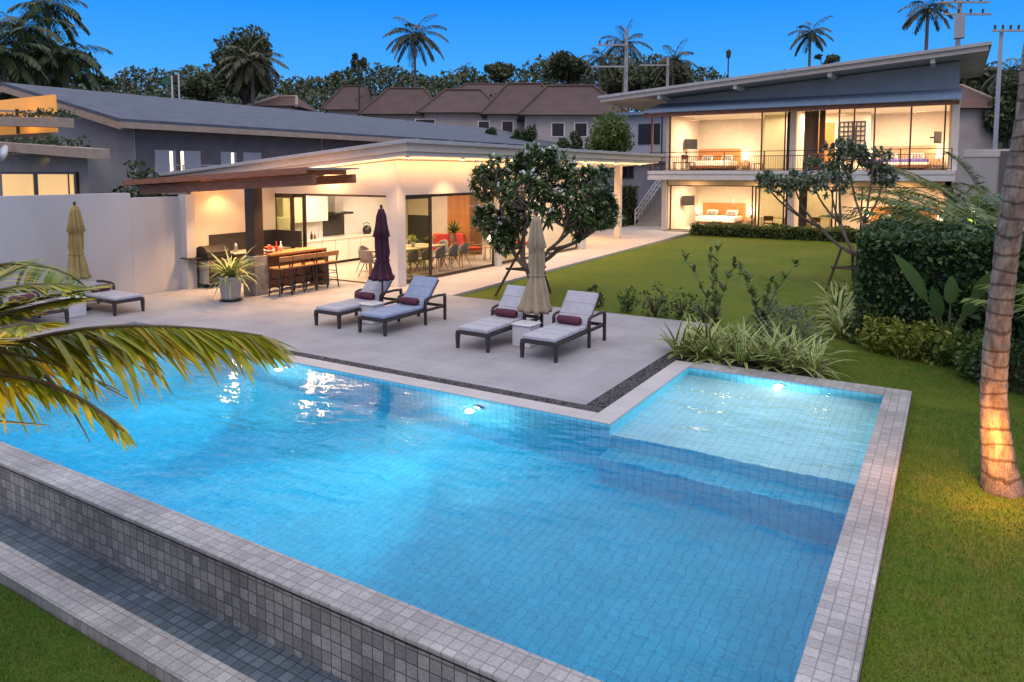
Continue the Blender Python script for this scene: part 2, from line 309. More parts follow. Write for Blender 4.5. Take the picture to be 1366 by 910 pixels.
class LF:
    """leaves of one plant gathered into ONE mesh (each leaf an island of its own)"""
    def __init__(s): s.V = []; s.Fc = []; s.U = []; s.n = 0
    def cloud(s, pts, size, aspect=.5, up=.35, outward=None, jit=.35):
        pts = np.asarray(pts, float); n = len(pts)
        if n == 0: return s
        d = RNG.normal(size=(n, 3))
        if outward is not None: d = d*.75+outward
        d[:, 2] += RNG.normal(size=n)*.2; d /= np.linalg.norm(d, axis=1)[:, None]+1e-9
        nr = RNG.normal(size=(n, 3)); nr[:, 2] += up*3; t = np.cross(nr, d); t /= np.linalg.norm(t, axis=1)[:, None]+1e-9
        L = size*(1+jit*RNG.normal(size=n)).clip(.45, 1.8); W = L*aspect
        L = L[:, None]; W = W[:, None]; nn = np.cross(d, t)
        a = pts-d*L*.5; b = pts+t*W*.5-nn*W*.12; c = pts+d*L*.5; e = pts-t*W*.5-nn*W*.12
        v = np.stack([a, b, c, e], 1).reshape(-1, 3); i = s.n+np.arange(n)*4
        s.V.append(v); s.Fc.append((np.stack([i, i+1, i+2, i+3], 1), 4)); s.U.append(np.tile(np.array([[.5, 0], [1, .5], [.5, 1], [0, .5]]), (n, 1))); s.n += 4*n
        return s
    def blade(s, p, d, L, W, droop=.5, seg=4, fold=.0, taper=True, nrm=None):
        """one strap leaf that bends under its weight"""
        p = Vector(p); d = Vector(d).normalized(); side = d.cross(Vector(nrm) if nrm else Vector((0, 0, 1)))
        if side.length < 1e-3: side = Vector((1, 0, 0))
        side.normalize(); pts = []; step = L/seg; cur = p.copy(); dd = d.copy()
        for k in range(seg+1):
            f = k/seg; w = W*(math.sin(PI*min(1, .12+f*.88))**.7 if taper else 1-.0*f)*.5
            if k == seg: w = W*.03
            up = side.cross(dd); pts.append((cur-side*w+up*fold*w, cur+side*w+up*fold*w)); dd = (dd+Vector((0, 0, -droop/seg*1.0))).normalized(); cur = cur+dd*step
        v = []; u = []
        for k, (a, b) in enumerate(pts): v += [tuple(a), tuple(b)]; u += [(0., k/seg), (1., k/seg)]
        i = s.n; s.V.append(np.array(v)); s.U.append(np.array(u)); s.Fc.append((np.array([[i+2*k, i+2*k+1, i+2*k+3, i+2*k+2] for k in range(seg)]), 4)); s.n += len(v)
        return s
    def build(s, name, mat, parent=None, loc=None):
        V = np.concatenate(s.V); U = np.concatenate(s.U); FC = np.concatenate([f for f, _ in s.Fc]).astype(np.int32)
        off = root_loc(parent) if parent else Vector(loc or (0, 0, 0)); V = V-np.array(off)
        me = bpy.data.meshes.new(name); me.vertices.add(len(V)); me.vertices.foreach_set('co', V.ravel()); me.loops.add(FC.size); me.loops.foreach_set('vertex_index', FC.ravel())
        me.polygons.add(len(FC)); me.polygons.foreach_set('loop_start', np.arange(0, FC.size, 4, dtype=np.int32)); me.polygons.foreach_set('loop_total', np.full(len(FC), 4, np.int32))
        uv = me.uv_layers.new(name='UVMap'); uv.data.foreach_set('uv', U[FC.ravel()].ravel()); me.update(calc_edges=True); me.validate()
        me.materials.append(M[mat]); o = bpy.data.objects.new(name, me); COL.objects.link(o)
        if parent: o.parent = parent
        elif loc: o.location = off
        return o
def blob_pts(n, c, r, shell=.55, squash_below=.6):
    d = RNG.normal(size=(n, 3)); d /= np.linalg.norm(d, axis=1)[:, None]; rad = shell+(1-shell)*RNG.random(n)**.6
    p = d*rad[:, None]*np.asarray(r); p[:, 2] = np.where(p[:, 2] < 0, p[:, 2]*squash_below, p[:, 2]); return p+np.asarray(c), d
def box_pts(n, lo, hi, depth=.18, lump=.08, faces='xXyYZ'):
    lo = np.array(lo, float); hi = np.array(hi, float); s = hi-lo; ar = {'x': s[1]*s[2], 'X': s[1]*s[2], 'y': s[0]*s[2], 'Y': s[0]*s[2], 'Z': s[0]*s[1]}
    tot = sum(ar[f] for f in faces); out = []; nrm = []
    for f in faces:
        k = int(n*ar[f]/tot); p = lo+RNG.random((k, 3))*s; a = 'xyz'.index(f.lower()); inset = RNG.random(k)**2*depth
        ph = np.sin(p[:, (a+1) % 3]*4.1+f.isupper())+np.sin(p[:, (a+2) % 3]*5.3+1.7)+np.sin(p.sum(1)*2.3)
        off = lump*ph*.5
        p[:, a] = (hi[a]-inset+off) if f.isupper() else (lo[a]+inset-off); out.append(p); q = np.zeros((k, 3)); q[:, a] = 1 if f.isupper() else -1; nrm.append(q)
    return np.concatenate(out), np.concatenate(nrm)
def light(name, kind, loc, energy, col=(1, .72, .42), size=.1, target=None, spot=None, blend=.6, shape=None, sy=None):
    l = bpy.data.lights.new(name, kind); l.energy = energy; l.color = col; o = bpy.data.objects.new(name, l); COL.objects.link(o); o.location = loc
    if kind == 'AREA':
        l.size = size
        if sy: l.shape = 'RECTANGLE'; l.size_y = sy
    else: l.shadow_soft_size = size
    if kind == 'SPOT': l.spot_size = R(spot); l.spot_blend = blend
    if target is not None: o.rotation_euler = (Vector(target)-Vector(loc)).to_track_quat('-Z', 'Y').to_euler()
    return o
WARM = (1., .55, .23); WARMW = (1., .73, .48)
# ================================================================== THE SETTING
GX = [-400, -250, -160, -120, -90, -70, -55, -45, -38, -30, -24, -19, -14.9, -12, -9, -6, -3, -.38, 1, 3, 6, 10, 16, 24, 34, 48, 70, 110, 180, 300]
GY = [-60, -20, -8, -3, 0, 2, 3., 4.2, 6, 9, 11.88, 15, 20, 26, 32, 38, 44, 50, 55, 60, 65, 72, 80, 90, 102, 116, 134, 160, 200, 260, 360, 600]
def ground_z(x, y):
    d = -math.sin(YAW)*x+math.cos(YAW)*y; t = max(0, min(1, (d-52)/20)); z = 4.6*t*t*(3-2*t); z += max(0, d-72)*.068 if d < 190 else 8.+(d-190)*.03
    if y < 3.01: z = -.66
    elif y < 4.3 and x > -1: z = -.4
    return z-.10
def ground():
    b = MB(); ix = {}
    for i, x in enumerate(GX):
        for j, y in enumerate(GY): ix[i, j] = len(b.v); b.v.append(Vector((x, y, ground_z(x, y))))
    for i in range(len(GX)-1):
        for j in range(len(GY)-1):
            cx = (GX[i]+GX[i+1])/2; cy = (GY[j]+GY[j+1])/2
            if -14.9 < cx < -.38 and 3. < cy < 11.88: continue
            b.f.append((ix[i, j], ix[i+1, j], ix[i+1, j+1], ix[i, j+1]))
    tag(b.build('ground', 'rough_grass'), kind='structure')
ground()
def lawn_sheet(name, rects, z, mat):
    b = MB()
    for x0, y0, x1, y1 in rects: b.box(x0, y0, z-.03, x1, y1, z)
    return tag(b.build(name, mat), kind='structure')
LZ = -.075
lawn_sheet('lawn', [(-.375, 4.25, 4.5, 11.9), (-11.6, 15.06, 4.5, 37.4), (-4.19, 11.9, 4.5, 15.06)], LZ, 'lawn_grass')
lawn_sheet('lower_lawn', [(-22, -4, 6, 2.985)], -.60, 'low_grass')
def turf(name, x0, x1, y0, y1, z, dens, mat, h=.035):
    n = int((x1-x0)*(y1-y0)*dens); x = RNG.uniform(x0, x1, n); y = RNG.uniform(y0, y1, n); a = RNG.uniform(0, 2*PI, n); hh = h*RNG.uniform(.5, 1.3, n); w = .0035
    dx = np.cos(a)*w; dy = np.sin(a)*w; lx = RNG.normal(size=n)*hh*.45; ly = RNG.normal(size=n)*hh*.45; zz = np.full(n, z)
    V = np.stack([np.stack([x-dx, y-dy, zz], 1), np.stack([x+dx, y+dy, zz], 1), np.stack([x+lx+dx*.3, y+ly+dy*.3, zz+hh], 1), np.stack([x+lx-dx*.3, y+ly-dy*.3, zz+hh], 1)], 1).reshape(-1, 3)
    l = LF(); i = np.arange(n)*4; l.V.append(V); l.Fc.append((np.stack([i, i+1, i+2, i+3], 1), 4)); l.U.append(np.zeros((4*n, 2))); l.n = 4*n
    tag(l.build(name, mat), kind='stuff')
leafmat('turf_blade', [(0, (.085, .17, .012)), (.6, (.115, .20, .018)), (1, (.18, .22, .035))], .6, .15)
turf('grass', -.36, 1.5, 4.4, 11.5, LZ, 2600, 'turf_blade', .026); turf('grass', -8.6, -4.3, .9, 2.95, -.60, 2600, 'turf_blade', .028)
turf('grass', -1.9, .6, 11.95, 14.3, LZ, 1100, 'turf_blade', .028)
# ---- terrace and path
XL, XR, YN, YF, YB, XS = -14.35, -.72, 4.0, 8.28, 11.45, -3.59
b = MB(); b.box(-18.05, 8.84, -.15, -4.2, 15.06, 0); b.box(-18.05, 3.0, -.15, -14.9, 8.84, 0); b.box(-18.05, 15.06, -.15, -13.3, 15.36, 0)
tag(b.build('terrace', 'deck_tile'), kind='structure')
b = MB(); b.prism([(-13.3, 15.06), (-11.05, 15.06), (-11.70, 33.2), (-11.9, 35.5), (-13.3, 35.5)], -.15, -.002); b.box(-19.2, 27.5, -.15, -13.3, 35.5, -.004); b.box(-16.6, 35.5, -.15, -11.9, 37.9, -.006); b.box(-16.6, 37.9, -.15, -13.75, 41.2, -.006)
tag(b.build('path', 'path_tile'), kind='structure')
# ---- swimming pool
pool = thing('swimming_pool', (-7.5, 6, 0), 'pale tiled infinity pool with a shallow shelf beside the terrace', 'pool')
FZ, SZ, TZ = -1.45, -.34, -.75
def basin():
    b = MB(); Ys, Yt = 8.34, 7.95
    b.poly([(XL, YN, FZ), (XR, YN, FZ), (XR, Yt, FZ), (XL, Yt, FZ)]); b.poly([(XL, Yt, FZ), (XS, Yt, FZ), (XS, YF, FZ), (XL, YF, FZ)])
    b.poly([(XL, YF, FZ), (XS, YF, FZ), (XS, YF, 0), (XL, YF, 0)]); b.poly([(XL, YN, FZ), (XL, YF, FZ), (XL, YF, 0), (XL, YN, 0)]); b.poly([(XR, YN, FZ), (XL, YN, FZ), (XL, YN, -.03), (XR, YN, -.03)])
    b.poly([(XR, Yt, FZ), (XR, YN, FZ), (XR, YN, 0), (XR, Yt, 0)]); b.poly([(XS, Yt, FZ), (XR, Yt, FZ), (XR, Yt, TZ), (XS, Yt, TZ)]); b.poly([(XS, Yt, TZ), (XR, Yt, TZ), (XR, Ys, TZ), (XS, Ys, TZ)])
    b.poly([(XS, YF, FZ), (XS, Yt, FZ), (XS, Yt, TZ), (XS, YF, TZ)]); b.poly([(XS, Ys, TZ), (XR, Ys, TZ), (XR, Ys, SZ), (XS, Ys, SZ)]);
    b.poly([(XS, YB, SZ), (XR, YB, SZ), (XR, YB, 0), (XS, YB, 0)]); b.poly([(XS, Ys, SZ), (XS, YB, SZ), (XS, YB, 0), (XS, Ys, 0)]); b.poly([(XR, YB, SZ), (XR, Yt, TZ), (XR, Yt, 0), (XR, YB, 0)])
    b.poly([(XS, YF, TZ), (XS, Ys, TZ), (XS, Ys, 0), (XS, YF, 0)]); b.poly([(XR, Ys, TZ), (XR, Yt, TZ), (XR, Ys, SZ)])
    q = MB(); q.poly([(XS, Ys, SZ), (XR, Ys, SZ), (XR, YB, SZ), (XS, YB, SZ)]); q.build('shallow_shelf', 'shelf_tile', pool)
    return b.build('basin', 'pool_tile', pool)
basin()
b = MB(); b.box(XL, YF+.002, -.2, XS-.31, 8.6, .012); b.box(XS-.31, YF+.002, -.2, XS-.001, YB+.3, .012); b.box(XL-.3, YN, -.2, XL-.002, 8.6, .012)
b.build('terrace_coping', 'coping_far', pool, bevel=.008)
b = MB(); b.box(XS-.001, YB+.002, -.25, XR, 11.88, .008); b.box(XR, YN, -.25, -.38, 11.88, .008); b.build('garden_coping', 'coping_tile', pool, bevel=.008)
b = MB(); b.box(-14.65, 3.68, -.062, -.38, YN-.001, -.018); b.build('overflow_coping', 'coping_tile', pool, bevel=.012)
b = MB(); b.box(-14.65, 3.69, -1.7, -.385, YN-.02, -.085); b.build('overflow_wall', 'wall_tile', pool)
b = MB(); b.box(-14.65, 3.70, -.0845, -.385, 3.9, -.0625); b.build('shadow_gap', 'black', pool)
b = MB(); b.box(XR+.01, 3.72, -1.7, -.385, 11.87, -.255); b.build('outer_wall', 'wall_tile', pool)
ch = thing('overflow_channel', (-7.5, 3.3, -.6), 'dark tiled gutter with a pale tiled kerb below the pool wall', 'gutter')
b = MB(); b.box(-15, 3.28, -.8, -.2, 3.70, -.575); b.build('channel_floor', 'trough_tile', ch)
b = MB(); b.box(-15, 3.0, -.9, -.2, 3.28, -.50); b.build('kerb', 'coping_tile', ch, bevel=.012)
def water():
    WZ = -.032; b = MB(); e = .012
    P = [(XL+.0, YN-.0), (XR+.0, YN-.0), (XR, YB), (XS, YB), (XS, YF), (XL, YF)]
    P = [(XL-e, YN-e), (XR+e, YN-e), (XR+e, YB+e), (XS-e, YB+e), (XS-e, YF+e), (XL-e, YF+e)]
    b.prism(P, -1.55, WZ); return tag(b.build('water', 'pool_water'), kind='structure')
water()
def pebbles():
    n = 5200; pos = []
    def area(x0, x1, y0, y1, k): pos.extend(zip(RNG.uniform(x0, x1, k), RNG.uniform(y0, y1, k)))
    area(-14.3, -3.93, 8.62, 8.82, 2600); area(-4.18, -3.92, 8.62, 12.2, 1100)
    ico = [(0, 0, 1), (.9, 0, .3), (.28, .85, .3), (-.73, .53, .3), (-.73, -.53, .3), (.28, -.85, .3), (.73, .53, -.3), (-.28, .85, -.3), (-.9, 0, -.3), (-.28, -.85, -.3), (.73, -.53, -.3)]
    fc = [(0, 1, 2), (0, 2, 3), (0, 3, 4), (0, 4, 5), (0, 5, 1), (1, 6, 2), (2, 6, 7), (2, 7, 3), (3, 7, 8), (3, 8, 4), (4, 8, 9), (4, 9, 5), (5, 9, 10), (5, 10, 1), (1, 10, 6)]
    b = MB()
    for x, y in pos:
        i = len(b.v); a = random.random()*6.3; sx, sy, sz = random.uniform(.018, .036), random.uniform(.014, .024), random.uniform(.010, .016); ca, sa = math.cos(a), math.sin(a)
        for px, py, pz in ico: b.v.append(Vector((x+ca*px*sx-sa*py*sy, y+sa*px*sx+ca*py*sy, -.006+pz*sz)))
        b.f += [tuple(i+k for k in f) for f in fc]
    m, nt, bs = newmat('pebble'); g = N(nt, 'ShaderNodeNewGeometry'); cr = N(nt, 'ShaderNodeValToRGB'); cr.color_ramp.elements[0].color = (.008, .008, .010, 1); cr.color_ramp.elements[1].color = (.07, .065, .07, 1); cr.color_ramp.elements[1].position = .95
    nt.links.new(g.outputs['Random Per Island'], cr.inputs[0]); nt.links.new(cr.outputs[0], bs.inputs[0]); bs.inputs['Roughness'].default_value = .4
    tag(b.build('pebbles', 'pebble'), kind='stuff')
pebbles()
b = MB(); b.box(-14.35, 8.6, -.2, -4.2, 8.84, -.014); b.box(-4.2, 8.6, -.2, -3.9, 12.3, -.014); tag(b.build('pebble_bed', 'soil'), kind='structure')
b = MB(); b.box(-4.19, 11.9, -.2, -1.7, 13.2, -.035); tag(b.build('soil', 'soil'), kind='structure')
def pool_light(p, d, label, power, size=70):
    t = thing('pool_light', p, label, 'pool light', 'lights under the water'); p = Vector(p); d = Vector(d).normalized(); q = (-d).to_track_quat('Z', 'Y').to_matrix().to_4x4()
    q = d.to_track_quat('Z', 'Y').to_matrix()
    def disc(r0, z0, r1, z1, mat, nm):
        m = MB(); m.lathe([(r0, z0), (r1, z1)], 16); m.v = [p+q@v for v in m.v]; return m.build(nm, mat, t)
    disc(.09, -.01, .09, .012, 'steel', 'housing'); disc(.05, .013, .04, .02, 'pool_lamp', 'lens')
    light('pool_glow', 'POINT', p+d*.16, power*.05, (1., .96, .84), .06)
    light('pool_beam', 'SPOT', p+d*.05, power*.55, (1., .97, .88), .04, p+Vector((d.x*2.2, d.y*2, d.z*.9)), 30, .9)
    light('pool_lamp', 'SPOT', p+d*.05, power, (1., .96, .84), .05, p+d*2, size, 1.)
pool_light((-9.55, YF-.012, -.27), (-.12, -1, -.30), 'glowing round underwater light by the palm frond tip', 700, 66)
pool_light((-5.62, YF-.012, -.30), (-.22, -1, -.28), 'glowing round underwater light below the middle of the terrace edge', 850, 66)
pool_light((-12.9, YF-.012, -.27), (-.1, -1, -.30), 'glowing round underwater light hidden under the hanging palm frond', 700, 66)
pool_light((-2.15, YB-.012, -.16), (0, -1, -.10), 'bright round light in the back wall of the shallow shelf', 800, 160)
# ---- boundary wall
w = thing('boundary_wall', (-18.2, 9, 0), 'long white rendered garden wall behind the ochre umbrella', 'wall')
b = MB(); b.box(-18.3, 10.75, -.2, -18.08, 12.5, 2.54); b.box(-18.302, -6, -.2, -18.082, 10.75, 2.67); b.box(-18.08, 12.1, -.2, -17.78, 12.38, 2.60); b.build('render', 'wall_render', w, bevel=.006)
# ================================================================== PAVILION
def rz(x): return 4.06+(x+12)*.084          # top of its sloping roof
pv = thing('garden_pavilion', (-15.5, 15.4, 0), 'open glass-walled pavilion with a wide flat roof and lit kitchen and dining room', 'pavilion')
PX, PY, PB, PL = -13.3, 15.4, 27.3, -19.2
b = MB(); b.box(PL, PY, -.15, PX+.06, PB, .004); b.build('floor', 'tile_floor', pv)
def wallpoly(b, x0, x1, y0, y1, z0, drop=.43):   # wall whose head follows the roof slope
    b.hexa([(x0, y0, z0), (x1, y0, z0), (x1, y1, z0), (x0, y1, z0), (x0, y0, rz(x0)-drop), (x1, y0, rz(x1)-drop), (x1, y1, rz(x1)-drop), (x0, y1, rz(x0)-drop)])
b = MB(); wallpoly(b, PL, -13.52, PY, PY+.16, 2.56); wallpoly(b, -13.52, -13.13, PY, PY+.36, 0); wallpoly(b, -13.36, -13.16, PY+.36, PB, 2.56)
wallpoly(b, PL, -18.45, PY, PY+.16, 0); wallpoly(b, PL-.2, PL, PY, PB+.15, 0); wallpoly(b, PL, -13.36, PB, PB+.15, 0); b2 = MB(); wallpoly(b2, -13.36, -13.1, PB-.25, PB+.15, 0)
b2.build('column', 'white_render', pv); b2 = MB(); wallpoly(b2, -13.36, -13.14, 20.66, 20.86, 0); b2.build('column', 'white_render', pv)
b.build('wall', 'white_render', pv)
wl = MB(); wl.box(-18.3, 12.5, -.2, -18.08, PY-.002, 2.9); wl.build('side_wall', 'warm_plaster', pv)
b = MB(); b.box(-14.05, 32.55, 0, -13.75, 32.85, 3.6); b.build('column', 'white_render', pv, bevel=.01)
def slab(b, x0, x1, y0, y1, t0, t1):
    b.hexa([(x0, y0, rz(x0)-t1), (x1, y0, rz(x1)-t1), (x1, y1, rz(x1)-t1), (x0, y1, rz(x0)-t1), (x0, y0, rz(x0)-t0), (x1, y0, rz(x1)-t0), (x1, y1, rz(x1)-t0), (x0, y1, rz(x0)-t0)])
b = MB(); slab(b, -23.3, -12.0, 14.5, 33.8, 0, .10); rf = b.build('roof', 'roof_pale', pv, bevel=.01)
b = MB(); slab(b, -23.2, -12.1, 14.6, 14.66, .10, .30); slab(b, -12.16, -12.1, 14.66, 33.7, .10, .30); slab(b, -23.1, -12.16, 33.64, 33.7, .10, .30); b.build('fascia', 'fascia_cream', rf)
b = MB(); slab(b, -23.1, -12.2, 14.7, 33.6, .30, .40); b.build('soffit', 'white_paint', rf)
b = MB()
for k in range(14):
    y = 15+k*1.45; slab(b, -23.3, -12.0, y, y+.05, -.03, .02)
b.build('seam', 'roof_grey', rf)
def glazed(name, parent, a, bb, z0, z1, fw=.07, pane='glass', tk=.05, label=None, sash=True):
    """framed sheet of glass from plan point a to plan point bb"""
    a = Vector((*a, 0)); bb = Vector((*bb, 0)); d = (bb-a).normalized(); b = MB(); Z = Vector((0, 0, 1))
    b.bar(a+d*fw/2+Z*z0, a+d*fw/2+Z*z1, tk, fw) if False else None
    def post(p): b.hexa([p-d*fw/2-n*tk/2+Z*z0, p+d*fw/2-n*tk/2+Z*z0, p+d*fw/2+n*tk/2+Z*z0, p-d*fw/2+n*tk/2+Z*z0, p-d*fw/2-n*tk/2+Z*z1, p+d*fw/2-n*tk/2+Z*z1, p+d*fw/2+n*tk/2+Z*z1, p-d*fw/2+n*tk/2+Z*z1])
    n = d.cross(Z)
    post(a+d*fw/2); post(bb-d*fw/2)
    for zz in (z0+fw/2, z1-fw/2):
        p0 = a+d*fw*1.0; p1 = bb-d*fw*1.0
        b.hexa([p0-n*tk/2+Z*(zz-fw/2), p1-n*tk/2+Z*(zz-fw/2), p1+n*tk/2+Z*(zz-fw/2), p0+n*tk/2+Z*(zz-fw/2), p0-n*tk/2+Z*(zz+fw/2), p1-n*tk/2+Z*(zz+fw/2), p1+n*tk/2+Z*(zz+fw/2), p0+n*tk/2+Z*(zz+fw/2)])
    o = b.build(name, 'bronze', parent)
    if label: o['label'] = label
    p = MB(); p0 = a+d*fw; p1 = bb-d*fw
    p.poly([p0+Z*(z0+fw), p1+Z*(z0+fw), p1+Z*(z1-fw), p0+Z*(z1-fw)]); p.build('pane', pane, o)
    return o
glazed('glass_door', pv, (-18.4, PY+.05), (-17.3, PY+.05), .01, 2.55, .14, 'glass_tint'); glazed('glass_door', pv, (-18.3, PY+.11), (-16.85, PY+.11), .01, 2.55, .12, 'glass_tint')
b = MB(); 
for q in ((-16.8, PY+.03, .004, -13.53, PY+.1, .03), (-16.8, PY+.02, 2.5, -13.53, PY+.12, 2.56), (PX-.05, PY+.4, .004, PX+.02, 20.64, .035), (PX-.05, PY+.4, 2.5, PX+.02, 20.64, 2.56)): b = MB(); b.box(*q); b.build('door_track', 'bronze', pv)
glazed('glass_door', pv, (PX, PY+.37), (PX, PY+1.75), .02, 2.54, .11, 'glass_tint')
glazed('glass_door', pv, (PX-.02, PY+1.7), (PX-.02, 20.62), .02, 2.54, .07, 'glass')
glazed('window', pv, (PX, 20.9), (PX, 22.6), .02, 2.54, .09, 'glass_tint'); glazed('window', pv, (PX, 22.62), (PX, 27.0), .02, 2.54, .08, 'glass')
b = MB(); b.box(-17.18, 23.2, 0.004, -16.1, 23.32, 2.95); b.build('timber_panel', 'wood_orange', pv); b = MB(); b.box(-16.098, 23.2, 0.004, -15.6, 23.32, 3.0); b.build('timber_panel', 'wood_dark', pv)
b = MB(); b.box(-19.19, 23.2, 0.004, -17.182, 23.32, 2.95); b.build('partition', 'warm_plaster', pv)
# kitchen along the left wall
kt = thing('kitchen_counter', (-18.6, 18, 0), 'long white kitchen counter with pale top along the pavilion wall', 'kitchen counter')
b = MB(); b.box(-19.18, 15.7, .10, -18.35, 21.4, .86); b.build('cabinet', 'cabinet', kt, bevel=.004)
b = MB(); b.box(-19.18, 15.7, .006, -18.42, 21.35, .098); b.build('plinth', 'dark_metal', kt)
b = MB(); b.box(-19.18, 15.68, .862, -18.32, 21.43, .90); b.build('worktop', 'countertop', kt, bevel=.004)
b = MB()
for k in range(1, 9): y = 15.7+k*.63; b.box(-18.352, y-.003, .12, -18.346, y+.003, .84)
b.build('door_gap', 'dark_metal', kt)
b = MB(); b.box(-18.95, 16.5, .902, -18.55, 17.2, .91); b.build('hob', 'black', kt)
fr = thing('tall_fridge', (-18.75, 15.9, 0), 'tall white cabinet fridge beside the tinted kitchen door', 'fridge')
b = MB(); b.box(-19.17, 15.62, .005, -18.40, 15.68, 1.75); b.build('side_panel', 'cabinet', fr); b = MB(); b.box(-19.15, 15.685, 0.905, -18.45, 16.3, 1.75); b.build('body', 'cabinet', fr, bevel=.01); b = MB(); b.box(-18.45, 15.75, 1.2, -18.42, 15.77, 1.6); b.build('handle', 'steel', fr)
wc = thing('wall_cabinet', (-19, 18, 1.5), 'white wall cupboard hanging over the kitchen worktop', 'wall cupboard')
b = MB(); b.box(-19.18, 16.35, 1.50, -18.82, 18.35, 2.35); b.build('body', 'cabinet', wc, bevel=.005)
b = MB(); b.box(-18.822, 17.345, 1.51, -18.815, 17.355, 2.34); b.build('door_gap', 'dark_metal', wc)
hd = thing('range_hood', (-18.9, 19, 1.6), 'steel range hood with a flat dark lip on the kitchen wall', 'range hood')
b = MB(); b.box(-19.17, 18.75, 1.78, -18.87, 19.15, 2.7); b.build('chimney', 'steel', hd); b = MB(); b.box(-19.17, 18.5, 1.70, -18.6, 19.4, 1.775); b.build('lip', 'dark_metal', hd)
b = MB(); b.box(-19.195, 18.45, .905, -19.17, 19.5, 1.66); tag(b.build('splashback_panel', 'black_stone', None, loc=(-19.18, 19, .905)), 'dark stone splashback behind the kitchen hob', 'splashback')
kk = thing('kettle', (-18.7, 20.2, .9), 'round black kettle on the kitchen worktop', 'kettle')
b = MB(); b.lathe([(.13, .902), (.17, 1.0), (.16, 1.12), (.10, 1.2), (.02, 1.23)], 16, (-18.7, 20.2, 0)); b.build('body', 'black', kk, smooth=True); b = MB(); b.tube([(-18.7, 20.05, 1.15), (-18.7, 20.0, 1.28), (-18.7, 20.2, 1.33), (-18.7, 20.36, 1.25)], .014); b.build('handle', 'black', kk)
bt = MB()
tp = thing('kitchen_tap', (-18.85, 17.9, .9), 'slim steel tap at the kitchen sink', 'tap'); bt.tube([(-18.95, 18.0, .9), (-18.95, 18.0, 1.2), (-18.85, 18.0, 1.25), (-18.75, 18.0, 1.17)], .014); bt.build('spout', 'steel', tp)
for i, (y, hh, mt) in enumerate(((17.45, .28, 'black'), (17.6, .22, 'wood_dark'))):
    m = MB(); m.lathe([(.04, .902), (.045, 1.0), (.04, .902+hh*.6), (.015, .902+hh*.75), (.015, .902+hh)], 10, (-18.7, y, 0)); tag(m.build('bottle', mt, None, loc=(-18.7, y, .902), smooth=True), ('tall black bottle on the worktop under the wall cupboard', 'short brown bottle on the worktop beside the tap')[i], 'bottle')
# dining
dt = thing('dining_table', (-15.0, 18.2, 0), 'long pale dining table laid for a meal inside the pavilion', 'table')
TX0, TX1, TY0, TY1 = -15.75, -14.65, 16.9, 19.7
b = MB(); b.box(TX0, TY0, .70, TX1, TY1, .75); b.build('tabletop', 'wood_light', dt, bevel=.006)
for x in (TX0+.1, TX1-.1):
    for y in (TY0+.15, TY1-.15): m = MB(); m.bar((x, y, 0.005), (x, y, .70), .07); m.build('leg', 'wood_light', dt)
b = MB()
for y in np.arange(TY0+.4, TY1, .62):
    for x in (TX0+.25, TX1-.25): b.lathe([(.13, .752), (.14, .765), (.10, .768)], 14, (x, y, 0))
tag(b.build('dinner_plate', 'plastic_white', None, loc=(-15.2, 18.5, .75)), 'white plates set out along the dining table', 'plates', kind='stuff')
l = LF()
for y in (17.6, 18.6, 19.6):
    for k in range(26): l.blade((-15.2, y, .9), (random.gauss(0, 1), random.gauss(0, 1), 1.2), .28, .05, .7, 3)
vs = thing('table_plant', (-15.2, 18.6, .75), 'leafy yellow-green centrepiece along the dining table', 'plant'); l.build('foliage', 'leaf_yellow', vs)
m = MB()
for y in (17.6, 18.6, 19.6): m.lathe([(.05, .752), (.07, .82), (.05, .92)], 12, (-15.2, y, 0))
m.build('vase', 'ceramic', vs)
def dining_chair():
    t = thing('dining_chair', (0, 0, 0), 'grey shell dining chair on splayed legs', 'chair', 'dining chairs round the long table')
    m = MB(); m.lathe([(.16, .43), (.235, .44), (.25, .47), (.22, .485), (.1, .475)], 16, sq=.25); m.build('seat', 'grey_fabric', t, smooth=True)
    m = MB(); n = 11; i0 = 0
    for row, (z, r) in enumerate(((.46, .235), (.62, .26), (.80, .26), (.84, .24))):
        for k in range(n): a = R(200+140*k/(n-1)); zz = z-(.0 if row == 0 else .14*abs(k-5)**2/25); m.v.append(Vector((r*math.cos(a), r*math.sin(a), zz)))
    for row in range(3):
        for k in range(n-1): m.f.append((row*n+k, row*n+k+1, (row+1)*n+k+1, (row+1)*n+k))
    o = m.build('backrest', 'grey_fabric', t, smooth=True); s = o.modifiers.new('shell', 'SOLIDIFY'); s.thickness = .035
    for sx in (-1, 1):
        for sy in (-1, 1): m = MB(); m.tube([(sx*.1, sy*.1, .44), (sx*.24, sy*.24, 0.005)], [.018, .012], 6); m.build('leg', 'wood_dark', t)
    return t
dc = dining_chair()
place(dc, True, (-15.2, 16.5, 0), 0, 'grey shell dining chair alone at the near end of the table, beside the maroon umbrella')
for y in (17.3, 18.0, 18.7): place(dc, False, (-14.25, y, 0), R(-90)+PI, 'grey shell dining chair seen through the tinted glass door, backing the glass', None, 'dining chairs behind the tinted door')
place(dc, False, (-14.25, 19.4, 0), R(90), 'grey shell dining chair just beyond the tinted door, nearer the dark frame'); place(dc, False, (-14.25, 20.0, 0), R(90), 'grey shell dining chair at the far window corner of the table')
for y in (17.4, 18.2, 19.0, 19.8): place(dc, False, (-16.15, y, 0), R(-90), 'grey shell dining chair on the kitchen side of the table', None, 'dining chairs on the kitchen side')
place(dc, False, (-15.2, 20.15, 0), PI, 'grey shell dining chair at the far end of the table')
